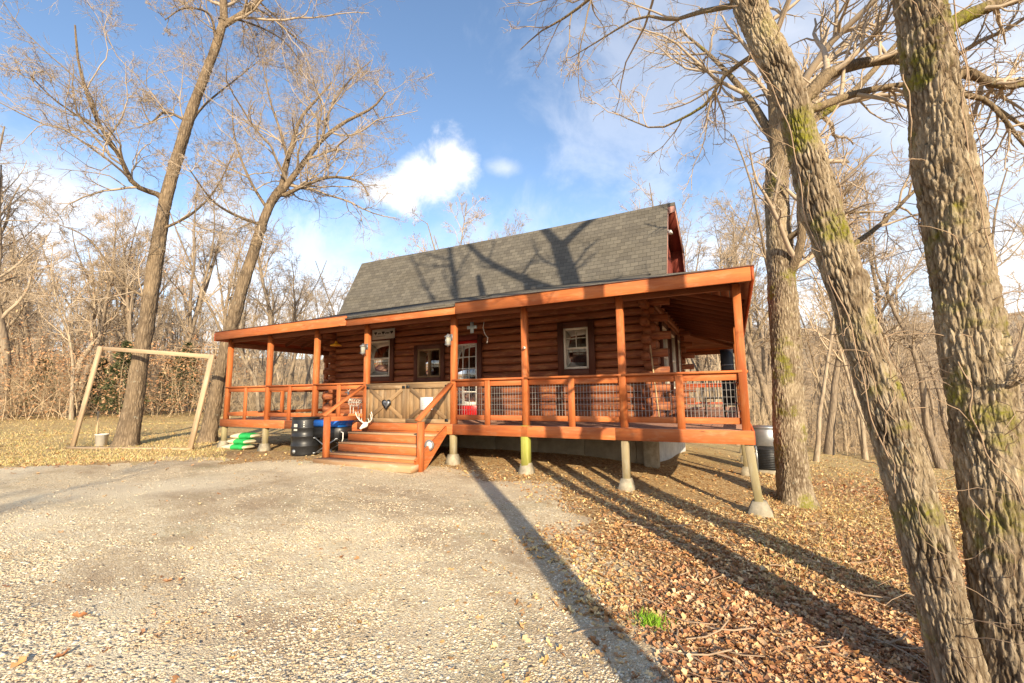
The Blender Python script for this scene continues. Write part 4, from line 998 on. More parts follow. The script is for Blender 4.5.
# ---- tall oak behind the lumber frame
def left_tree(label,pix,rads,D,seed,limbs,spec,seg=40,mat='bark_left',tw='twig'):
    P=[onD(a,b,D) for a,b in pix]; b=gpt(*pix[0]); 
    dd=math.hypot(b[0],b[1]); P=[onD(a,q,dd) for a,q in pix]; base=np.array([P[0][0],P[0][1],gzf(P[0][0],P[0][1])-.08]); P[0]=base
    v,Q,dep,C,r0=fine_trunk(P,rads,seed,ring=.06,sides=64,amp=.02,flare=.4)
    L=[]
    for (px,ra,rb,dz) in limbs:
        pts=[onD(a,q,dd+dz*i/(len(px)-1)) for i,(a,q) in enumerate(px)]; L.append(limb(pts,ra,rb,14))
    L=snap(L,C,r0)
    return hero('oak_tree',label,tuple(base),[],L,seed,spec,M[mat],M[tw],trunk_mesh=np_mesh('trunk',v-base,Q.ravel(),np.full(len(Q),4),None,True,dep))
spec_l=[G(10,.10,1,.62,55,.10,10,.17,rk=.5,minr=.012),G(9,.1,1,.55,50,.06,8,.2,rk=.6,minr=.007),G(7,.1,1,.52,48,.03,6,.22,rk=.7,minr=.0048),G(4,.1,1,.6,45,.03,4,.2,rk=.7,minr=.004)]
left_tree('tall leaning oak standing behind the lumber frame',[(126,446),(139,370),(150,300),(166,200),(192,110),(214,52),(224,18)],[.28,.225,.205,.185,.165,.14,.13],17.6,21,
 [([(224,20),(222,-20),(215,-70),(205,-130)],.14,.05,1),([(222,26),(245,12),(264,-5),(290,-50),(300,-100)],.11,.04,-1),([(157,194),(134,184),(119,155),(97,120),(80,70),(75,25)],.09,.02,-1.5),
  ([(119,155),(90,125),(55,100),(30,75)],.04,.012,-1),([(239,20),(262,28),(285,42),(303,65)],.04,.012,1),([(216,45),(210,15),(185,8),(165,20)],.05,.015,-1),([(185,120),(165,112),(150,122),(140,100)],.05,.015,1.5),
  ([(178,150),(200,110),(235,80),(260,60)],.05,.012,2),([(160,230),(190,215),(215,190),(235,150)],.05,.012,-2),([(150,300),(120,280),(90,240),(60,225)],.05,.012,2)],spec_l)
left_tree('forked oak leaning right behind the left end of the porch',[(207,442),(220,375),(236,310),(254,250),(270,205),(283,188)],[.235,.205,.19,.175,.16,.145],17.4,22,
 [([(280,192),(288,160),(300,120),(318,98),(332,82)],.10,.025,1),([(283,190),(302,165),(322,140),(345,122),(372,108),(386,92)],.115,.025,-1),([(285,195),(308,184),(332,177),(360,182),(368,196)],.08,.02,-2),
  ([(288,160),(280,130),(270,100),(262,60)],.06,.015,1),([(268,210),(250,180),(235,140),(232,100)],.06,.015,2),([(262,225),(235,215),(212,200),(190,170)],.06,.015,-2),([(322,140),(330,110),(350,80),(372,60)],.06,.015,1)],spec_l)
# ---- background woods
def proto(seed,H,r,fork=False,lean=0,M1=13,upb=.35,low=.25,spread=.30,thin=1.0,dens=1.0):
    g=np.random.default_rng(seed); n=12; P=np.zeros((1,n,3)); d=np.array([lean,0,1.]); 
    for j in range(1,n): d=nrm(d+g.normal(size=3)*.10+np.array([0,0,.05])); P[0,j]=P[0,j-1]+d*H*.82/(n-1)
    rad=(r*np.linspace(1,.10,n)**.9)[None]; rad[0,0]*=1.35
    tp=[tubes(P,rad,9)]; tw=[]
    if fork:
        g2=grow(g,P,rad,3,.35,.6,.7,24,.5,10,.06,rk=.75,minr=.03); tp.append(tubes(*g2,7)); P=np.concatenate([P[:,np.linspace(0,n-1,10).astype(int)],g2[0]]); rad=np.concatenate([rad[:,np.linspace(0,n-1,10).astype(int)],g2[1]]); M1=max(5,M1//2)
    a,b=grow(g,P,rad,int(M1*1.25),low,1,spread*1.15,52,upb,8,.15,rk=.55,minr=.022); tw.append(tubes(a,b,5))
    a,b=grow(g,a,b,int(7*dens),.12,1,.56,50,.10,6,.22,rk=.6,minr=.012*thin); tw.append(tubes(a,b,4))
    a,b=grow(g,a,b,int(7*dens),.1,1,.55,45,.08,5,.2,rk=.7,minr=.010*thin); tw.append(tubes(a,b,3))
    a,b=grow(g,a,b,3,.1,1,.6,42,.05,3,.18,rk=.7,minr=.006*thin); tw.append(tubes(a,b,3))
    return to_mesh('trunk',tp),to_mesh('crown',tw)
protos=[proto(101,17,.20,low=.42,spread=.26),proto(102,16,.18,fork=True,lean=.08,low=.4),proto(103,19,.25,fork=True,low=.4),proto(104,14,.11,lean=-.1,M1=11,low=.4,spread=.22,dens=.8),proto(105,17,.14,low=.5,M1=11,spread=.24,dens=.8),proto(106,12,.08,lean=.12,M1=11,low=.35,spread=.22,dens=.7),proto(107,18,.22,fork=True,lean=-.12,M1=11,low=.38)]
for i,(tm,cm) in enumerate(protos):
    tm.materials.append(M['bark_far'] if i%2 else M['bark_grey']); cm.materials.append(M['twig_warm'] if i%2 else M['twig'])
def bgtree(x,y,k,s,yaw,label,group,name='bare_tree',sz=1):
    t=thing(name,(x,y,gzf(x,y)-.1),label,'tree',group); t.rotation_euler=(0,0,yaw); t.scale=(s,s,s*sz)
    for nm,me in zip(('trunk','crown'),protos[k]):
        o=bpy.data.objects.new(nm,me); COL.objects.link(o); o.parent=t
    return t
def atpx(px,D,py=400): p=onD(px,py,D); return p[0],p[1]
named=[ # px, distance, proto, scale, yaw, label
 (4,36,2,1.0,.4,'dark crooked bare tree at the far left edge of the woods'),
 (76,36,0,.82,2.0,'straight bare oak at the edge of the woods left of the lumber frame'),
 (113,44,4,.85,1.2,'slender bare tree seen just left of the leaning oak'),
 (305,27,4,.62,.6,'bare tree standing close behind the left end of the cabin'),
 (262,30,1,.70,3.0,'bare forked tree seen through the left porch railing'),
 (352,34,6,.66,.9,'spreading bare tree whose branches show left of the grey roof'),
 (462,31,1,1.02,4.0,'round topped bare tree rising behind the middle of the roof'),
 (400,34,5,1.35,1.1,'pale twiggy bare tree rising behind the left part of the roof'),
 (700,26,4,1.05,2.2,'slim bare tree just right of the roof peak'),
 (722,31,1,1.1,5.0,'forked bare tree behind the porch roof at the right'),
 (810,21,5,1.1,.3,'thin pale tree directly right of the straight oak'),
 (823,30,0,1.05,1.0,'grey straight tree at the right wood edge between the oaks'),
 (859,28,3,1.0,2.5,'small dark tree left of the leaning trunk at the wood edge'),
 (764,34,3,1.3,.3,'thin bare tree seen between the porch corner and the straight oak'),
 (905,30,2,1.0,4.4,'bare tree seen between the two big mossy trunks'),
 (1000,30,6,1.0,3.4,'bare spreading tree beyond the rightmost trunk')]
for px,D,k,s,yw,lab in named:
    x,y=atpx(px,D); bgtree(x,y,k,s,yw,lab,None)
g=np.random.default_rng(5); placed=[]
zones=[(-40,225,32,80,70,'bare tree in the crowded woods left of the cabin','woods left of the cabin',(.68,1.02)),
       (225,345,30,75,20,'bare tree in the woods seen behind the left end of the cabin','woods behind the left end of the cabin',(.65,.95)),
       (345,660,27,60,40,'bare tree in the row of treetops behind the cabin roof','treetops behind the cabin',(.72,.95)),
       (660,780,26,80,34,'bare tree in the woods behind the right porch','woods behind the right porch',(.85,1.2)),
       (780,1075,28,85,84,'bare tree in the woods right of the cabin beyond the mossy trunks','woods right of the cabin',(.72,1.02))]
for (pa,pb,Da,Db,N,lab,grp,(sa,sb)) in zones:
    c=0;tries=0
    while c<N and tries<4000:
        tries+=1; px=g.uniform(pa,pb); D=Da+(Db-Da)*g.uniform(0,1)**1.0; x,y=atpx(px,D)
        if 535<px<650: continue
        if any((x-a)**2+(y-b)**2<5 for a,b in placed): continue
        placed.append((x,y)); c+=1; k=int(g.integers(0,7)) if pa<700 else int((3,4,5,5,3,0)[g.integers(0,6)]); s=g.uniform(sa,sb)
        bgtree(x,y,k,s,g.uniform(0,6.28),lab,grp)
# trees behind and beside the photographer (they throw the long shadows and stand in the window reflections)
def cast_tree(name,label,base,pts_trunk,r0,r1,limbs,seed):
    b=np.array([base[0],base[1],gzf(*base)-.1]); P=[b]+[np.array(p,float) for p in pts_trunk]
    L=[limb(P,r0,r1,16)]+[limb(*l) for l in limbs]
    return hero(name,label,tuple(b),[],L,seed,[G(5,.35,1,.25,48,.15,8,.13,rk=.5,minr=.010,maxr=.05),G(4,.15,1,.5,45,.1,6,.17,minr=.006),G(4,.1,1,.5,45,.05,4,.2,rk=.7,minr=.004)],M['bark_left'],M['twig'])
cast_tree('oak_tree','forked oak just outside the right edge of the picture',(2.95,2.9),[(2.95,2.9,2),(2.95,2.9,5.4),(2.9,2.95,8.3)],.27,.20,
  [([(2.95,2.9,6.1),(2.2,2.4,7.2),(1.3,1.9,8.8),(.8,1.5,10.8)],.15,.05,10),([(2.9,2.95,8.1),(3.6,3.3,8.8),(4.6,3.9,9.4)],.14,.05,10),([(2.9,2.95,8.2),(2.6,2.9,9.4),(2.2,2.8,11.3)],.15,.05,10)],61)
cast_tree('oak_tree','slim oak behind the photographer',(2.25,-.55),[(2.25,-.55,3),(2.3,-.45,7),(2.25,-.65,12)],.17,.07,[([(2.3,-.45,6.5),(1.6,-.7,8.5),(.7,-.7,11)],.06,.03,8)],62)
for i,(x,y,k,s) in enumerate(((-6,-15,0,.85),(-14,-22,4,.9),(0,-34,6,.95),(26,-14,1,.85),(-20,-14,3,1.0),(4.5,-15,3,.95),(-3,-13,5,1.1),(9,-20,5,1.2))): bgtree(x,y,k,s,i*1.3,'bare tree in the woods behind the photographer','woods behind the photographer')
# cedars
def cedar(px,D,H,W,label,seed):
    x,y=atpx(px,D); z=gzf(x,y); t=thing('cedar_tree',(x,y,z),label,'tree','cedars in the woods'); g=np.random.default_rng(seed)
    obj('trunk',to_mesh('trunk',[tubes(np.array([[[0,0,-.1],[.05,0,H*.5],[0,.05,H]]]),np.array([[.09,.06,.01]]),7)]),M['bark_far'],t)
    N=3400; u=g.uniform(0,1,N)**.8; hgt=.08+u*.92; rr=W*(1-hgt)**.7*(.75+.25*np.sin(hgt*31+seed))*g.uniform(.15,1.05,N)**.6; a=g.uniform(0,6.28,N)
    c=np.stack([rr*np.cos(a),rr*np.sin(a),hgt*H],1); d=nrm(np.stack([np.cos(a),np.sin(a),g.uniform(-.3,.6,N)],1)+g.normal(size=(N,3))*.4); sd_=nrm(np.cross(d,g.normal(size=(N,3)))); L=g.uniform(.10,.22,N)[:,None]; w=L*.22
    v=np.stack([c-sd_*w,c+sd_*w,c+d*L+sd_*w*.3,c+d*L-sd_*w*.3],1).reshape(-1,3); q=np.arange(N*4).reshape(-1,4)
    base=np.array([.085,.095,.042]); col=base*g.uniform(.55,1.6,(N,1))*np.array([1,1,1]); col=np.repeat(col,4,0)
    obj('foliage',np_mesh('foliage',v,q.ravel(),np.full(N,4),None,False,col),M['blade'],t)
cedar(122,33,4.2,1.5,'dark green cedar showing between the lumber frame post and the leaning oak',1)
cedar(98,37,3.4,1.5,'low green cedar at the wood edge left of the leaning oak',2)
cedar(184,36,4.6,1.6,'green cedar seen through the right side of the lumber frame',3)
cedar(40,40,3.3,1.6,'low green cedar at the wood edge near the left margin',4)
cedar(168,40,3.6,1.4,'smaller green cedar right behind the leaning oak',5)
# understory : saplings and dry brush
def brush():
    g=np.random.default_rng(9); P=[];R=[]
    def stems(N,pa,pb,Da,Db,H0,H1):
        px=g.uniform(pa,pb,N); D=g.uniform(Da,Db,N); d=np.stack([ray(p,400) for p in px]); s=D/np.hypot(d[:,0],d[:,1]); x=d[:,0]*s;y=d[:,1]*s; z=gz(x,y)
        H=g.uniform(H0,H1,N); n=5; out=np.zeros((N,n,3)); out[:,0]=np.stack([x,y,z-.05],1); cur=nrm(g.normal(size=(N,3))*.3+np.array([0,0,1.]))
        for j in range(1,n): cur=nrm(cur+g.normal(size=(N,3))*.14); out[:,j]=out[:,j-1]+cur*(H/(n-1))[:,None]
        r=(.008+H*.0036)[:,None]*np.linspace(1,.35,n)[None]; return out,r
    parts=[]
    for a in ((620,-60,235,32,56,.8,4.2),(120,225,345,27,42,.8,3.2),(170,660,800,26,50,1,4),(210,780,1075,30,60,1,4)):
        p,r=stems(*a); parts.append(tubes(p,r,4)); p2,r2=grow(g,p,r,9,.15,1,.42,45,.15,5,.16,rk=.7,minr=.006); parts.append(tubes(p2,r2,3)); p3,r3=grow(g,p2,r2,4,.1,1,.5,42,.1,4,.18,rk=.8,minr=.005); parts.append(tubes(p3,r3,3))
    return to_mesh('understory_brush',parts)
obj('understory_brush',brush(),plain('dry brush',(.54,.41,.26),.9,var=.4,scale=.6),None,(0,0,0),label='tangled dry saplings and brush along the edge of the woods',cat='brush',kind='stuff')
def far_woods():
    g=np.random.default_rng(77); parts=[]
    for (N,pa,pb,Da,Db) in ((230,-160,350,78,150),(60,350,660,75,120),(200,660,1200,85,190)):
        px=g.uniform(pa,pb,N); D=g.uniform(Da,Db,N); d=np.stack([ray(p,400) for p in px]); s=D/np.hypot(d[:,0],d[:,1]); x=d[:,0]*s; y=d[:,1]*s; H=g.uniform(8,15,N)*(1 if pa<600 else .85); n=6
        P=np.zeros((N,n,3)); P[:,0]=np.stack([x,y,gz(x,y)-.2],1); cur=nrm(g.normal(size=(N,3))*.08+np.array([0,0,1.]))
        for j in range(1,n): cur=nrm(cur+g.normal(size=(N,3))*.07); P[:,j]=P[:,j-1]+cur*(H/(n-1))[:,None]
        R=(H*.012)[:,None]*np.linspace(1,.2,n)[None]; parts.append(tubes(P,R,5))
        a,b=grow(g,P,R,12,.15,1,.33,50,.3,6,.15,rk=.6,minr=.025); parts.append(tubes(a,b,3)); a,b=grow(g,a,b,6,.1,1,.5,45,.1,4,.2,rk=.7,minr=.016); parts.append(tubes(a,b,3)); a,b=grow(g,a,b,3,.1,1,.55,45,.1,3,.2,rk=.8,minr=.012); parts.append(tubes(a,b,3))
    return to_mesh('far_woods',parts)
obj('far_woods',far_woods(),plain('far woods bark',(.40,.32,.23),.9,var=.3,scale=.2),None,(0,0,0),label='distant bare woods on the rising ground beyond the nearer trees',cat='woods',kind='stuff')
def leaf_quads(c,g,size,cols,flat_=.5,curl=.35):
    N=len(c); nz=nrm(g.normal(size=(N,3))*flat_+np.array([0,0,1.])); a=nrm(np.cross(nz,g.normal(size=(N,3)))); b=np.cross(nz,a); L=(size*g.uniform(.6,1.3,N))[:,None]; W=L*g.uniform(.20,.46,N)[:,None]; k=(curl*g.uniform(-.2,1.2,N))[:,None]
    pts=[c-a*L*.5, c-a*L*.16+b*W*.75+nz*W*k, c+a*L*.06+b*W*.28+nz*W*k*.5, c+a*L*.30+b*W*.85+nz*W*k*1.3, c+a*L*.52+nz*L*k*.45, c+a*L*.24-b*W*.9+nz*W*k*1.1, c+a*L*.04-b*W*.3+nz*W*k*.4, c-a*L*.20-b*W*.7+nz*W*k]
    mid=c+a*L*.1-nz*W*k*.15
    v=np.stack(pts+[mid],1).reshape(-1,3); f=[]
    T=np.array([[0,8,1],[1,8,2],[2,8,3],[3,8,4],[4,8,5],[5,8,6],[6,8,7],[7,8,0]])[:, ::-1]
    F=(np.arange(N)*9)[:,None,None]+T[None]; ci=g.integers(0,len(cols),N); col=np.array(cols)[ci]*g.uniform(.65,1.25,(N,1)); return v,F.reshape(-1),np.full(N*8,3),np.repeat(np.clip(col,0,1),9,0)
LC=[(.68,.48,.25),(.60,.37,.17),(.48,.26,.12),(.70,.53,.29),(.38,.20,.10),(.54,.33,.18),(.72,.59,.38),(.52,.30,.17),(.66,.50,.30)]
# clinging oak leaves in the left woods
g=np.random.default_rng(14); cs=[]
for _ in range(20):
    px=g.uniform(-10,240); D=g.uniform(30,42); py=g.uniform(235,385); c=onD(px,py,D); cs.append(c+g.normal(size=(70,3))*np.array([.9,.9,.5]))
for _ in range(64):
    px=g.uniform(0,225); D=g.uniform(30,40); c=onD(px,g.uniform(345,410),D); cs.append(c+g.normal(size=(150,3))*np.array([1.3,1.3,.5]))
c=np.concatenate(cs); v,F,S,col=leaf_quads(c,g,.12,[(.44,.24,.12),(.38,.20,.10),(.50,.32,.18),(.34,.21,.12)],1.2)
obj('clinging_leaves',np_mesh('clinging_leaves',v,F,S,None,False,col),M['leaf'],None,(0,0,0),label='rust brown dead leaves still clinging in the left woods',cat='leaves',kind='stuff')
# ============================================================ GROUND
ang=np.linspace(0,2*np.pi,241)[:-1]; rads=np.concatenate([np.linspace(0,.0,1),np.geomspace(.3,2200,210)])
def gmesh():
    # polar sheet centred under the camera
    r=rads[1:]; X=np.concatenate([[0],(r[:,None]*np.cos(ang)[None]).ravel()]); Y=np.concatenate([[0],(r[:,None]*np.sin(ang)[None]).ravel()])
    Z=gz(X,Y); v=np.stack([X,Y,Z],1); A=len(ang); F=[];S=[]
    k=np.arange(A); tri=np.stack([np.zeros(A,int),1+k,1+(k+1)%A],1); q=[]
    i=(np.arange(len(r)-1)*A)[:,None]; q=np.stack([1+i+k,1+i+A+k,1+i+A+(k+1)%A,1+i+(k+1)%A],-1).reshape(-1,4)
    return np_mesh('ground',v,np.concatenate([tri.ravel(),q.ravel()]),np.concatenate([np.full(A,3),np.full(len(q),4)]),None,True)
def mk_ground():
    m,t=newmat('leaf litter and winter grass'); o=t.coord()
    # leaf litter cells
    w=t.noise(o,9,3,col=True); vv=t.n('ShaderNodeVectorMath',operation='MULTIPLY_ADD'); t.set(vv,0,w); vv.inputs[1].default_value=(.05,.05,.05); t.set(vv,2,o)
    cell=t.vor(vv.outputs[0],27,'F1','Color'); sp=t.n('ShaderNodeSeparateColor'); t.set(sp,0,cell); edge=t.vor(vv.outputs[0],27,'DISTANCE_TO_EDGE')
    leaf=t.ramp(sp.outputs[0],[(0,(.24,.13,.06)),(.25,(.42,.24,.10)),(.5,(.54,.34,.15)),(.75,(.60,.42,.21)),(1,(.68,.53,.31))])
    leaf=t.mix(t.ramp(edge,[(0,.75),(.07,0)]),leaf,(.10,.06,.035))
    big=t.noise(o,.45,5,.6); leaf=t.mix(t.math('MULTIPLY',t.ramp(big,[(.4,0),(.65,1)]),.5),leaf,(.42,.30,.16))
    # winter grass
    gn=t.noise(t.mapp(o,(1,1,1)),28,5,.7); gb=t.noise(o,.6,5,.6)
    grass=t.mix(t.ramp(gn,[(.3,0),(.7,1)]),(.40,.29,.13),(.66,.49,.24)); grass=t.mix(t.math('MULTIPLY',t.ramp(gb,[(.48,0),(.66,1)]),.35),grass,(.36,.33,.12))
    sx=t.n('ShaderNodeSeparateXYZ'); t.set(sx,0,o)
    # grass lies left of the cabin and beyond it on the right
    m1=t.ramp(t.math('ADD',t.math('MULTIPLY',sx.outputs[0],-.08),t.math('MULTIPLY',t.math('SUBTRACT',gb,.5),1.4)),[(.95,0),(1.25,1)])
    m2=t.ramp(t.math('ADD',t.math('MULTIPLY',t.math('SUBTRACT',sx.outputs[1],12),.12),t.math('MULTIPLY',t.math('SUBTRACT',gb,.5),1.6)),[(.0,0),(.5,1)])
    gm=t.math('MAXIMUM',m1,m2); ll=t.ramp(t.noise(o,1.9,5,.7),[(.44,0),(.58,.75)])
    c=t.mix(t.math('MULTIPLY',gm,t.math('SUBTRACT',1,ll)),leaf,grass)
    # beyond the clearing : brown forest floor
    ln=t.n('ShaderNodeVectorMath',operation='LENGTH'); t.set(ln,0,o); far=t.ramp(t.math('MULTIPLY',ln.outputs['Value'],.01),[(.34,0),(.44,1)])
    fn=t.noise(o,.9,6,.7); c=t.mix(far,c,t.mix(fn,(.36,.22,.11),(.60,.42,.22)))
    hz=t.ramp(t.math('MULTIPLY',ln.outputs['Value'],.001),[(.10,0),(.2,1)]); hn=t.noise(o,.12,8,.75); c=t.mix(hz,c,t.mix(t.ramp(hn,[(.35,0),(.65,1)]),(.26,.20,.14),(.50,.40,.27)))
    h=t.math('ADD',t.math('MULTIPLY',sp.outputs[1],.6),t.math('MULTIPLY',t.noise(o,35,4),.6))
    t.out(c,.95,t.bump(h,.8,.03),.1); return m
obj('ground',gmesh(),mk_ground(),None,(0,0,0),kind='structure')
# gravel drive : patch of the same terrain, 1 cm higher, with a ragged outline
edge_px=[(700,700),(655,640),(612,600),(585,560),(560,520),(520,487),(470,474),(420,472),(300,468),(215,462),(120,462),(60,468),(0,470),(-60,474)]
ep=[gpt(a,b)[:2] for a,b in edge_px]
ep=np.array(ep); far_left=np.array([[-34,4.5],[-44,-6],[-30,-26],[6,-26],[4.5,-6],[1.2,-1.0]])
outline=np.concatenate([ep,far_left])
def inside(x,y,poly):
    n=len(poly); r=np.zeros(np.shape(x),bool); j=n-1
    for i in range(n):
        xi,yi=poly[i];xj,yj=poly[j]
        c=((yi>y)!=(yj>y))&(x<(xj-xi)*(y-yi)/(yj-yi+1e-12)+xi); r^=c; j=i
    return r
def edist(x,y,poly):
    d=np.full(np.shape(x),1e9)
    for i in range(len(poly)):
        a=poly[i];b=poly[(i+1)%len(poly)]; ab=b-a; t=np.clip(((x-a[0])*ab[0]+(y-a[1])*ab[1])/(ab@ab),0,1); d=np.minimum(d,np.hypot(x-a[0]-ab[0]*t,y-a[1]-ab[1]*t))
    return np.where(inside(x,y,poly),d,-d)
def drive_mesh():
    # fine near the ragged edge in view, coarse elsewhere
    xs=np.concatenate([np.arange(-46,-20,.8),np.arange(-20,-8,.16),np.arange(-8,3.2,.06),np.arange(3.2,8,.8)]); ys=np.concatenate([np.arange(-28,-1,.9),np.arange(-1,10,.06)])
    X,Y=np.meshgrid(xs,ys); rag=.35+(vnoise(np.stack([X*1.0,Y*1.0,X*0],-1),3)-.5)*1.3+(vnoise(np.stack([X*5,Y*5,X*0],-1),4)-.5)*.35
    d=edist(X,Y,outline)+rag; ny,nx=X.shape; keep=(d[:-1,:-1]>0)|(d[1:,1:]>0)
    Z=gz(X,Y)+.012*np.clip(d*3,-.5,1)-.0+ .006*(vnoise(np.stack([X*8,Y*8,X*0],-1),6)-.5)
    idx=np.arange(nx*ny).reshape(ny,nx); q=np.stack([idx[:-1,:-1],idx[:-1,1:],idx[1:,1:],idx[1:,:-1]],-1)[keep]
    used=np.unique(q); mp=np.full(nx*ny,-1); mp[used]=np.arange(len(used)); v=np.stack([X.ravel(),Y.ravel(),Z.ravel()],1)[used]
    return np_mesh('gravel_drive',v,mp[q].ravel(),np.full(len(q),4),None,True)
def mk_gravel():
    m,t=newmat('crushed limestone drive'); o=t.coord()
    def st(sc):
        c=t.vor(o,sc,'F1','Color'); s=t.n('ShaderNodeSeparateColor'); t.set(s,0,c); e=t.vor(o,sc,'DISTANCE_TO_EDGE'); return s,e
    s1,e1=st(44); s2,e2=st(85)
    pal=[(0,(.54,.40,.24)),(.3,(.70,.55,.34)),(.6,(.80,.66,.43)),(.85,(.86,.74,.52)),(1,(.88,.80,.60))]
    c1=t.mix(t.ramp(e1,[(0,.7),(.09,0)]),t.ramp(s1.outputs[0],pal),(.26,.20,.13)); c2=t.mix(t.ramp(e2,[(0,.6),(.09,0)]),t.ramp(s2.outputs[0],pal),(.32,.25,.16))
    c=t.mix(t.ramp(s1.outputs[1],[(.45,0),(.5,1)]),c2,c1)
    # packed earth, tyre tracks, leaf crumbs
    d1=t.noise(t.mapp(o,(.55,.9,1),rot=(0,0,.5)),1.0,7,.68,.4); fs_=t.ramp(t.vor(o,70,'F1','Distance'),[(.25,.45),(.5,1)]); c=t.mix(t.math('MULTIPLY',t.math('MULTIPLY',t.ramp(d1,[(.45,0),(.63,1)]),.95),fs_),c,t.mix(t.noise(o,18,4),(.29,.20,.125),(.50,.37,.235)))
    d2=t.noise(o,5,5,.7); c=t.mix(t.math('MULTIPLY',t.ramp(d2,[(.55,0),(.7,1)]),.5),c,(.42,.30,.175))
    gn=t.noise(o,.8,4,.6); c=t.mix(t.math('MULTIPLY',t.ramp(gn,[(.56,0),(.72,1)]),.30),c,(.30,.29,.15))
    li=t.noise(o,.35,3,.5); c=t.mix(t.math('MULTIPLY',t.ramp(li,[(.46,0),(.62,1)]),.6),c,(.86,.74,.52))
    h=t.math('ADD',t.ramp(e1,[(0,0),(.25,1)]),t.math('MULTIPLY',t.ramp(e2,[(0,0),(.25,1)]),.6))
    t.out(c,.95,t.bump(h,.6,.008),.15); return m
obj('gravel_drive',drive_mesh(),mk_gravel(),None,(0,0,0),kind='structure')
# loose stones in the near half of the drive
g=np.random.default_rng(71)
def samp(N,pa,pb,ya,yb,pw=1.0):
    px=g.uniform(pa,pb,N); py=ya+(yb-ya)*g.uniform(0,1,N)**pw; d=(np.stack([px-512,341.5-py,np.full(N,-F_PX)],1))@ROT.T
    x=d[:,0]/d[:,2]*-1.6;y=d[:,1]/d[:,2]*-1.6
    for _ in range(6):
        z=gz(x,y); x=d[:,0]/d[:,2]*z; y=d[:,1]/d[:,2]*z
    return x,y
def stones():
    x,y=samp(280000,-30,760,462,760,.9); xb,yb=samp(60000,-700,-30,455,900,.9); xc,yc=samp(40000,-100,760,760,1300,1); x=np.concatenate([x,xb,xc]); y=np.concatenate([y,yb,yc]); d=edist(x,y,outline); rg=vnoise(np.stack([x*1.3,y*1.3,x*0],-1),8); pr_=np.clip(.45+d*.8+(rg-.5)*1.0,0,1)*np.clip(2.1-2.1*vnoise(np.stack([x*.8+y*.4,y*.9-x*.3,x*0+3],-1),9)-.5*vnoise(np.stack([x*4,y*4,x*0],-1),10),.08,1)
    k=g.uniform(0,1,len(x))<pr_; k&=d>-1.2; x,y=x[k],y[k]; N=len(x)
    s=.0052*np.exp(g.normal(size=N)*.42); s=np.clip(s,.0025,.015)
    cube=np.array([[-1,-1,-1],[1,-1,-1],[1,1,-1],[-1,1,-1],[-1,-1,1],[1,-1,1],[1,1,1],[-1,1,1]])*.75; j=cube[None]+g.uniform(-.38,.38,(N,8,3)); j*=np.stack([g.uniform(.8,1.5,N),g.uniform(.7,1.1,N),g.uniform(.28,.55,N)],1)[:,None]*s[:,None,None]
    a=g.uniform(0,6.28,N); ca,sa=np.cos(a)[:,None],np.sin(a)[:,None]; X=j[...,0]*ca-j[...,1]*sa; Y=j[...,0]*sa+j[...,1]*ca; tl_=g.uniform(-.4,.4,(N,1)); Z=j[...,2]+X*tl_
    v=np.stack([X+x[:,None],Y+y[:,None],Z+(gz(x,y)+.011)[:,None]],-1).reshape(-1,3)
    F=np.array([[0,3,2,1],[4,5,6,7],[0,1,5,4],[1,2,6,5],[2,3,7,6],[3,0,4,7]]); q=(np.arange(N)*8)[:,None,None]+F[None]
    pal=np.array([(.74,.64,.48),(.80,.72,.57),(.66,.54,.38),(.56,.43,.28),(.84,.78,.66),(.70,.58,.41),(.60,.52,.41)]); col=pal[g.integers(0,7,N)]*g.uniform(.72,1.08,(N,1))
    xr=x*.82-y*.57; yr=x*.57+y*.82; dm=vnoise(np.stack([xr*.45,yr*1.5,x*0],-1),61)*.6+vnoise(np.stack([x*2.2,y*2.2,x*0],-1),62)*.4; dm=np.clip((dm-.47)*5,0,1)[:,None]*.8; col=col*np.array([1.0,.97,.90]); col=col*(1-dm)+col*np.array([.60,.48,.36])*dm
    return np_mesh('loose_gravel',v,q.ravel(),np.full(N*6,4),None,False,np.repeat(np.clip(col,0,1),8,0))
obj('loose_gravel',stones(),M['stone'],None,(0,0,0),label='loose pale crushed stone scattered over the drive',cat='gravel',kind='stuff')
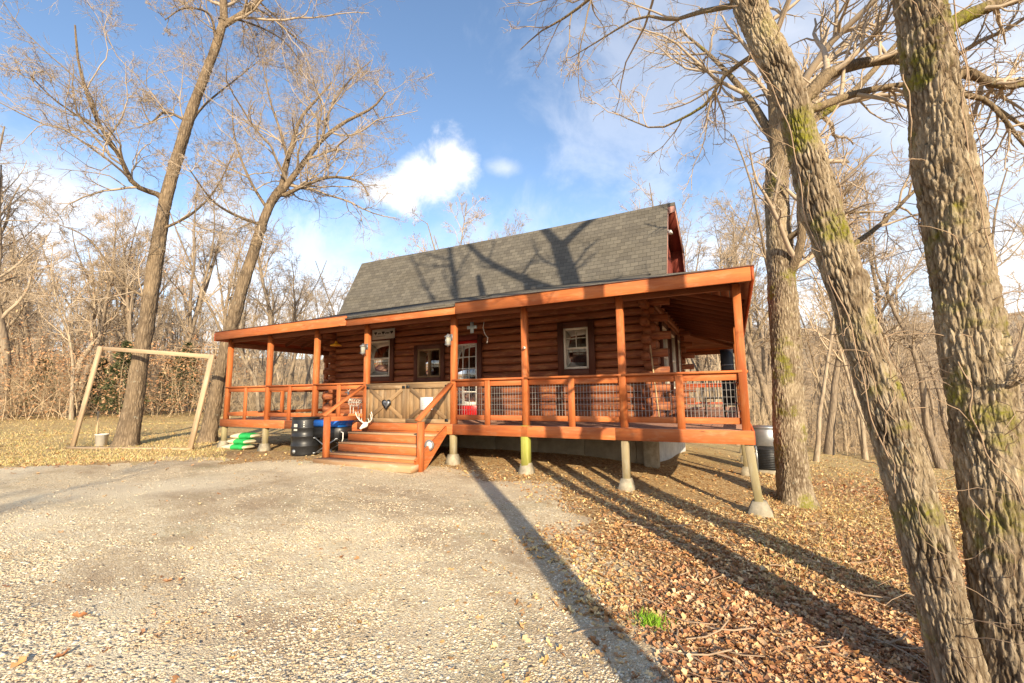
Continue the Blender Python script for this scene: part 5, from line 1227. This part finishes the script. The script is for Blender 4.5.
def leaves():
    x,y=samp(175000,440,1120,445,800,.75); xb,yb=samp(26000,1120,1500,455,1000,.9); x=np.concatenate([x,xb]); y=np.concatenate([y,yb]); d=edist(x,y,outline); rg=vnoise(np.stack([x*1.1,y*1.1,x*0],-1),18)
    pr_=np.clip(.42-d*.5+(rg-.5)*1.2,0.010,1); pr_=pr_*np.clip(1.15-d*1.3,0,1)+.004; near=np.clip(np.hypot(x,y)/4.5,.30,1)
    k=g.uniform(0,1,len(x))<pr_
    under=(x<.1)&(x>-13)&(y>7.9); k&=~(under&(g.uniform(0,1,len(x))<.7))
    x1,y1=x[k],y[k]
    x2,y2=samp(9000,-30,430,412,475,1); d2=edist(x2,y2,outline); k2=g.uniform(0,1,len(x2))<np.where(d2>0,.03,.35); k2&=~((x2>-12.5)&(x2<-1)&(y2>7.6))
    x3,y3=samp(1500,0,640,470,700,1); k3=g.uniform(0,1,len(x3))<.10
    x=np.concatenate([x1,x2[k2],x3[k3]]); y=np.concatenate([y1,y2[k2],y3[k3]]); N=len(x)
    c=np.stack([x,y,gz(x,y)+g.uniform(.004,.024,N)],1); dist=np.hypot(x,y); size=np.clip(.060-.003*dist,.042,.060)*np.where(dist>11,1.5,1)*np.clip(np.exp(g.normal(size=N)*.25),.55,1.45)
    v,F,S,col=leaf_quads(c,g,size,LC,.30,.8); pn=np.clip((vnoise(np.stack([x*.55,y*.55,x*0],-1),41)-.5)*3+.45,0,1); gold=np.clip((y-4.2)*.5,0,1)*np.clip(1.1-(x-.3)*.9,0,1); pn=pn*(1-gold*.8); pn=np.repeat(pn,9)[:,None]; col=np.clip(col*(1-pn)*np.array([1.04,1.0,.80])+col*pn*np.array([.92,.78,.72]),0,1); print('LEAVES',N); return np_mesh('fallen_leaves',v,F,S,None,False,col)
obj('fallen_leaves',leaves(),M['leaf'],None,(0,0,0),label='curled brown and tan fallen oak leaves covering the ground',cat='leaves',kind='stuff')
def blades(N,x,y,h,cols,g,sp=.4,w=.004):
    c=np.stack([x,y,gz(x,y)-.005],1); d=nrm(g.normal(size=(N,3))*sp+np.array([0,0,1.])); s=nrm(np.cross(d,g.normal(size=(N,3))))*w; H=(h*g.uniform(.5,1.3,N))[:,None]; b=nrm(g.normal(size=(N,3)))*.25*H
    v=np.stack([c-s,c+s,c+d*H*.55+s*.7+b*.15,c+d*H*.55-s*.7+b*.15,c+d*H+b*.6],1).reshape(-1,3); o_=(np.arange(N)*5)[:,None]
    F=np.concatenate([o_+np.array([[0,1,2,3]]),o_+np.array([[3,2,4]])],1).ravel(); S=np.tile([4,3],N); col=np.array(cols)[g.integers(0,len(cols),N)]*g.uniform(.7,1.3,(N,1)); return v,F,S,np.repeat(np.clip(col,0,1),5,0)
p=gpt(651,626); N=420; a=g.uniform(0,6.28,N); rr=np.abs(g.normal(size=N))*.055
v,F,S,col=blades(N,p[0]+rr*np.cos(a)*1.2,p[1]+rr*np.sin(a),np.full(N,.085),[(.16,.36,.02),(.24,.44,.03),(.32,.46,.05)],g,.45,.003)
obj('grass_tuft',np_mesh('grass_tuft',v,F,S,None,False,col),M['blade'],None,(0,0,0),label='small bright green grass tuft in the leaves right of the gravel',cat='grass',kind='stuff')
N=26000; x1,y1=samp(N,-30,225,411,466,1); x2,y2=samp(15000,755,1060,455,600,2.0); x=np.concatenate([x1,x2]);y=np.concatenate([y1,y2]); k=(edist(x,y,outline)<-.1)&(np.hypot(x,y)<45); x,y=x[k],y[k]
v,F,S,col=blades(len(x),x,y,np.full(len(x),.07),[(.60,.45,.21),(.50,.37,.16),(.38,.34,.12),(.66,.50,.26)],g,.7,.006)
obj('winter_grass',np_mesh('winter_grass',v,F,S,None,False,col),M['blade'],None,(0,0,0),label='short straw coloured winter grass beyond the drive',cat='grass',kind='stuff')
# twigs fallen on the ground near the right trunks
parts=[]; x,y=samp(150,620,1080,500,720,1); N=len(x); pts=np.zeros((N,4,3)); a=g.uniform(0,6.28,N); L=g.uniform(.08,.5,N)
for j in range(4): pts[:,j]=np.stack([x+np.cos(a+.2*j)*L*j/3,y+np.sin(a+.25*j)*L*j/3,gz(x,y)+.03+.01*j],1)
obj('fallen_twigs',to_mesh('fallen_twigs',[tubes(pts,np.full((N,4),.004)*g.uniform(.6,1.8,(N,1)),4)]),M['vine'],None,(0,0,0),label='thin dry twigs lying among the leaves',cat='twigs',kind='stuff')
# ============================================================ SKY, SUN
SUN_EL=R_(20.6); sx,sy=.649,-.761
w=bpy.data.worlds.new('World'); sc.world=w; w.use_nodes=True; t=NT(w.node_tree); w.node_tree.nodes.clear()
sk=t.n('ShaderNodeTexSky',sky_type='NISHITA',sun_disc=False,sun_elevation=SUN_EL,sun_rotation=math.atan2(sx,sy),altitude=200,air_density=1.0,dust_density=.5,ozone_density=2.0)
SKYS=.158
tc=t.coord('Generated'); sep=t.n('ShaderNodeSeparateXYZ'); t.set(sep,0,tc)
hs=t.n('ShaderNodeHueSaturation',inp={'Saturation':1.0,'Value':1.0,'Color':sk.outputs[0]})
# clouds laid out on the dome by direction
den=t.math('MAXIMUM',t.math('ADD',sep.outputs[2],.12),.05); cv=t.n('ShaderNodeCombineXYZ'); t.set(cv,0,t.math('DIVIDE',sep.outputs[0],den)); t.set(cv,1,t.math('DIVIDE',sep.outputs[1],den))
n1=t.noise(cv.outputs[0],1.1,9,.6,.3); n2=t.noise(tc,6,8,.62,.4)
def blob(px,py,rad,soft=1.0,sq=1.0):
    d=ray(px,py); d=d/np.linalg.norm(d); s=t.n('ShaderNodeVectorMath',operation='SUBTRACT'); t.set(s,0,tc); s.inputs[1].default_value=tuple(d)
    m_=t.n('ShaderNodeVectorMath',operation='MULTIPLY'); t.set(m_,0,s.outputs[0]); m_.inputs[1].default_value=(1,1,sq)
    l=t.n('ShaderNodeVectorMath',operation='LENGTH'); t.set(l,0,m_.outputs[0]); return t.math('SUBTRACT',1,t.math('DIVIDE',l.outputs['Value'],rad))
b1=t.math('MAXIMUM',blob(432,178,.095,sq=1.3),blob(394,194,.085,sq=1.7)); b1=t.math('MAXIMUM',b1,blob(452,160,.08))
n3_=t.noise(tc,13,8,.62,.3)
b1=t.ramp(t.math('ADD',b1,t.math('ADD',t.math('MULTIPLY',t.math('SUBTRACT',n2,.5),.7),t.math('MULTIPLY',t.math('SUBTRACT',n3_,.5),1.3))),[(.08,0),(.75,1)],'EASE')
b2=t.ramp(t.math('ADD',blob(640,100,.50),t.math('MULTIPLY',t.math('SUBTRACT',n2,.5),1.9)),[(.35,0),(1.1,.26)],'EASE')
b3=t.ramp(t.math('ADD',t.math('MAXIMUM',blob(1010,90,.60),blob(880,300,.42,sq=1.6)),t.math('MULTIPLY',t.math('SUBTRACT',n1,.5),1.7)),[(.2,0),(.9,.55)],'EASE')
bd=t.ramp(t.math('ADD',t.math('MULTIPLY',t.math('SUBTRACT',n2,.5),.40),sep.outputs[2]),[(.20,.88),(.42,.0)],'EASE')
bd=t.math('MULTIPLY',bd,t.ramp(t.noise(cv.outputs[0],.8,6,.6),[(.36,.25),(.56,1)]))
b4=t.ramp(t.math('ADD',t.math('MAXIMUM',blob(505,168,.10,sq=2.6),blob(300,265,.30,sq=1.8)),t.math('MULTIPLY',t.math('SUBTRACT',n2,.5),1.8)),[(.35,0),(1.1,.45)],'EASE')
cl=b1
for q in (b2,b3,bd,b4): cl=t.math('MAXIMUM',cl,q)
shade=t.ramp(n2,[(.3,.80),(.65,1)])
cc=t.n('ShaderNodeMix',data_type='RGBA',blend_type='MULTIPLY'); t.set(cc,0,1.0); t.set(cc,6,(5.7,5.6,5.6,1)); t.set(cc,7,shade)
mx=t.mix(cl,hs.outputs[0],cc.outputs[2])
bg=t.n('ShaderNodeBackground'); t.set(bg,0,mx); t.set(bg,1,SKYS); wo=t.n('ShaderNodeOutputWorld'); w.node_tree.links.new(bg.outputs[0],wo.inputs[0])
sl=bpy.data.lights.new('sun','SUN'); sl.energy=4.8; sl.angle=R_(.55); sl.color=(1,.84,.60); so=bpy.data.objects.new('sun',sl); COL.objects.link(so)
sv=Vector((sx*math.cos(SUN_EL),sy*math.cos(SUN_EL),math.sin(SUN_EL))); so.rotation_euler=sv.to_track_quat('Z','Y').to_euler(); so.location=(8,-8,12)
sc.view_settings.view_transform='Standard'; sc.view_settings.look='None'; sc.view_settings.exposure=.76; sc.view_settings.gamma=1
sc.cycles.use_denoising=True; sc.cycles.max_bounces=4; sc.cycles.transparent_max_bounces=12
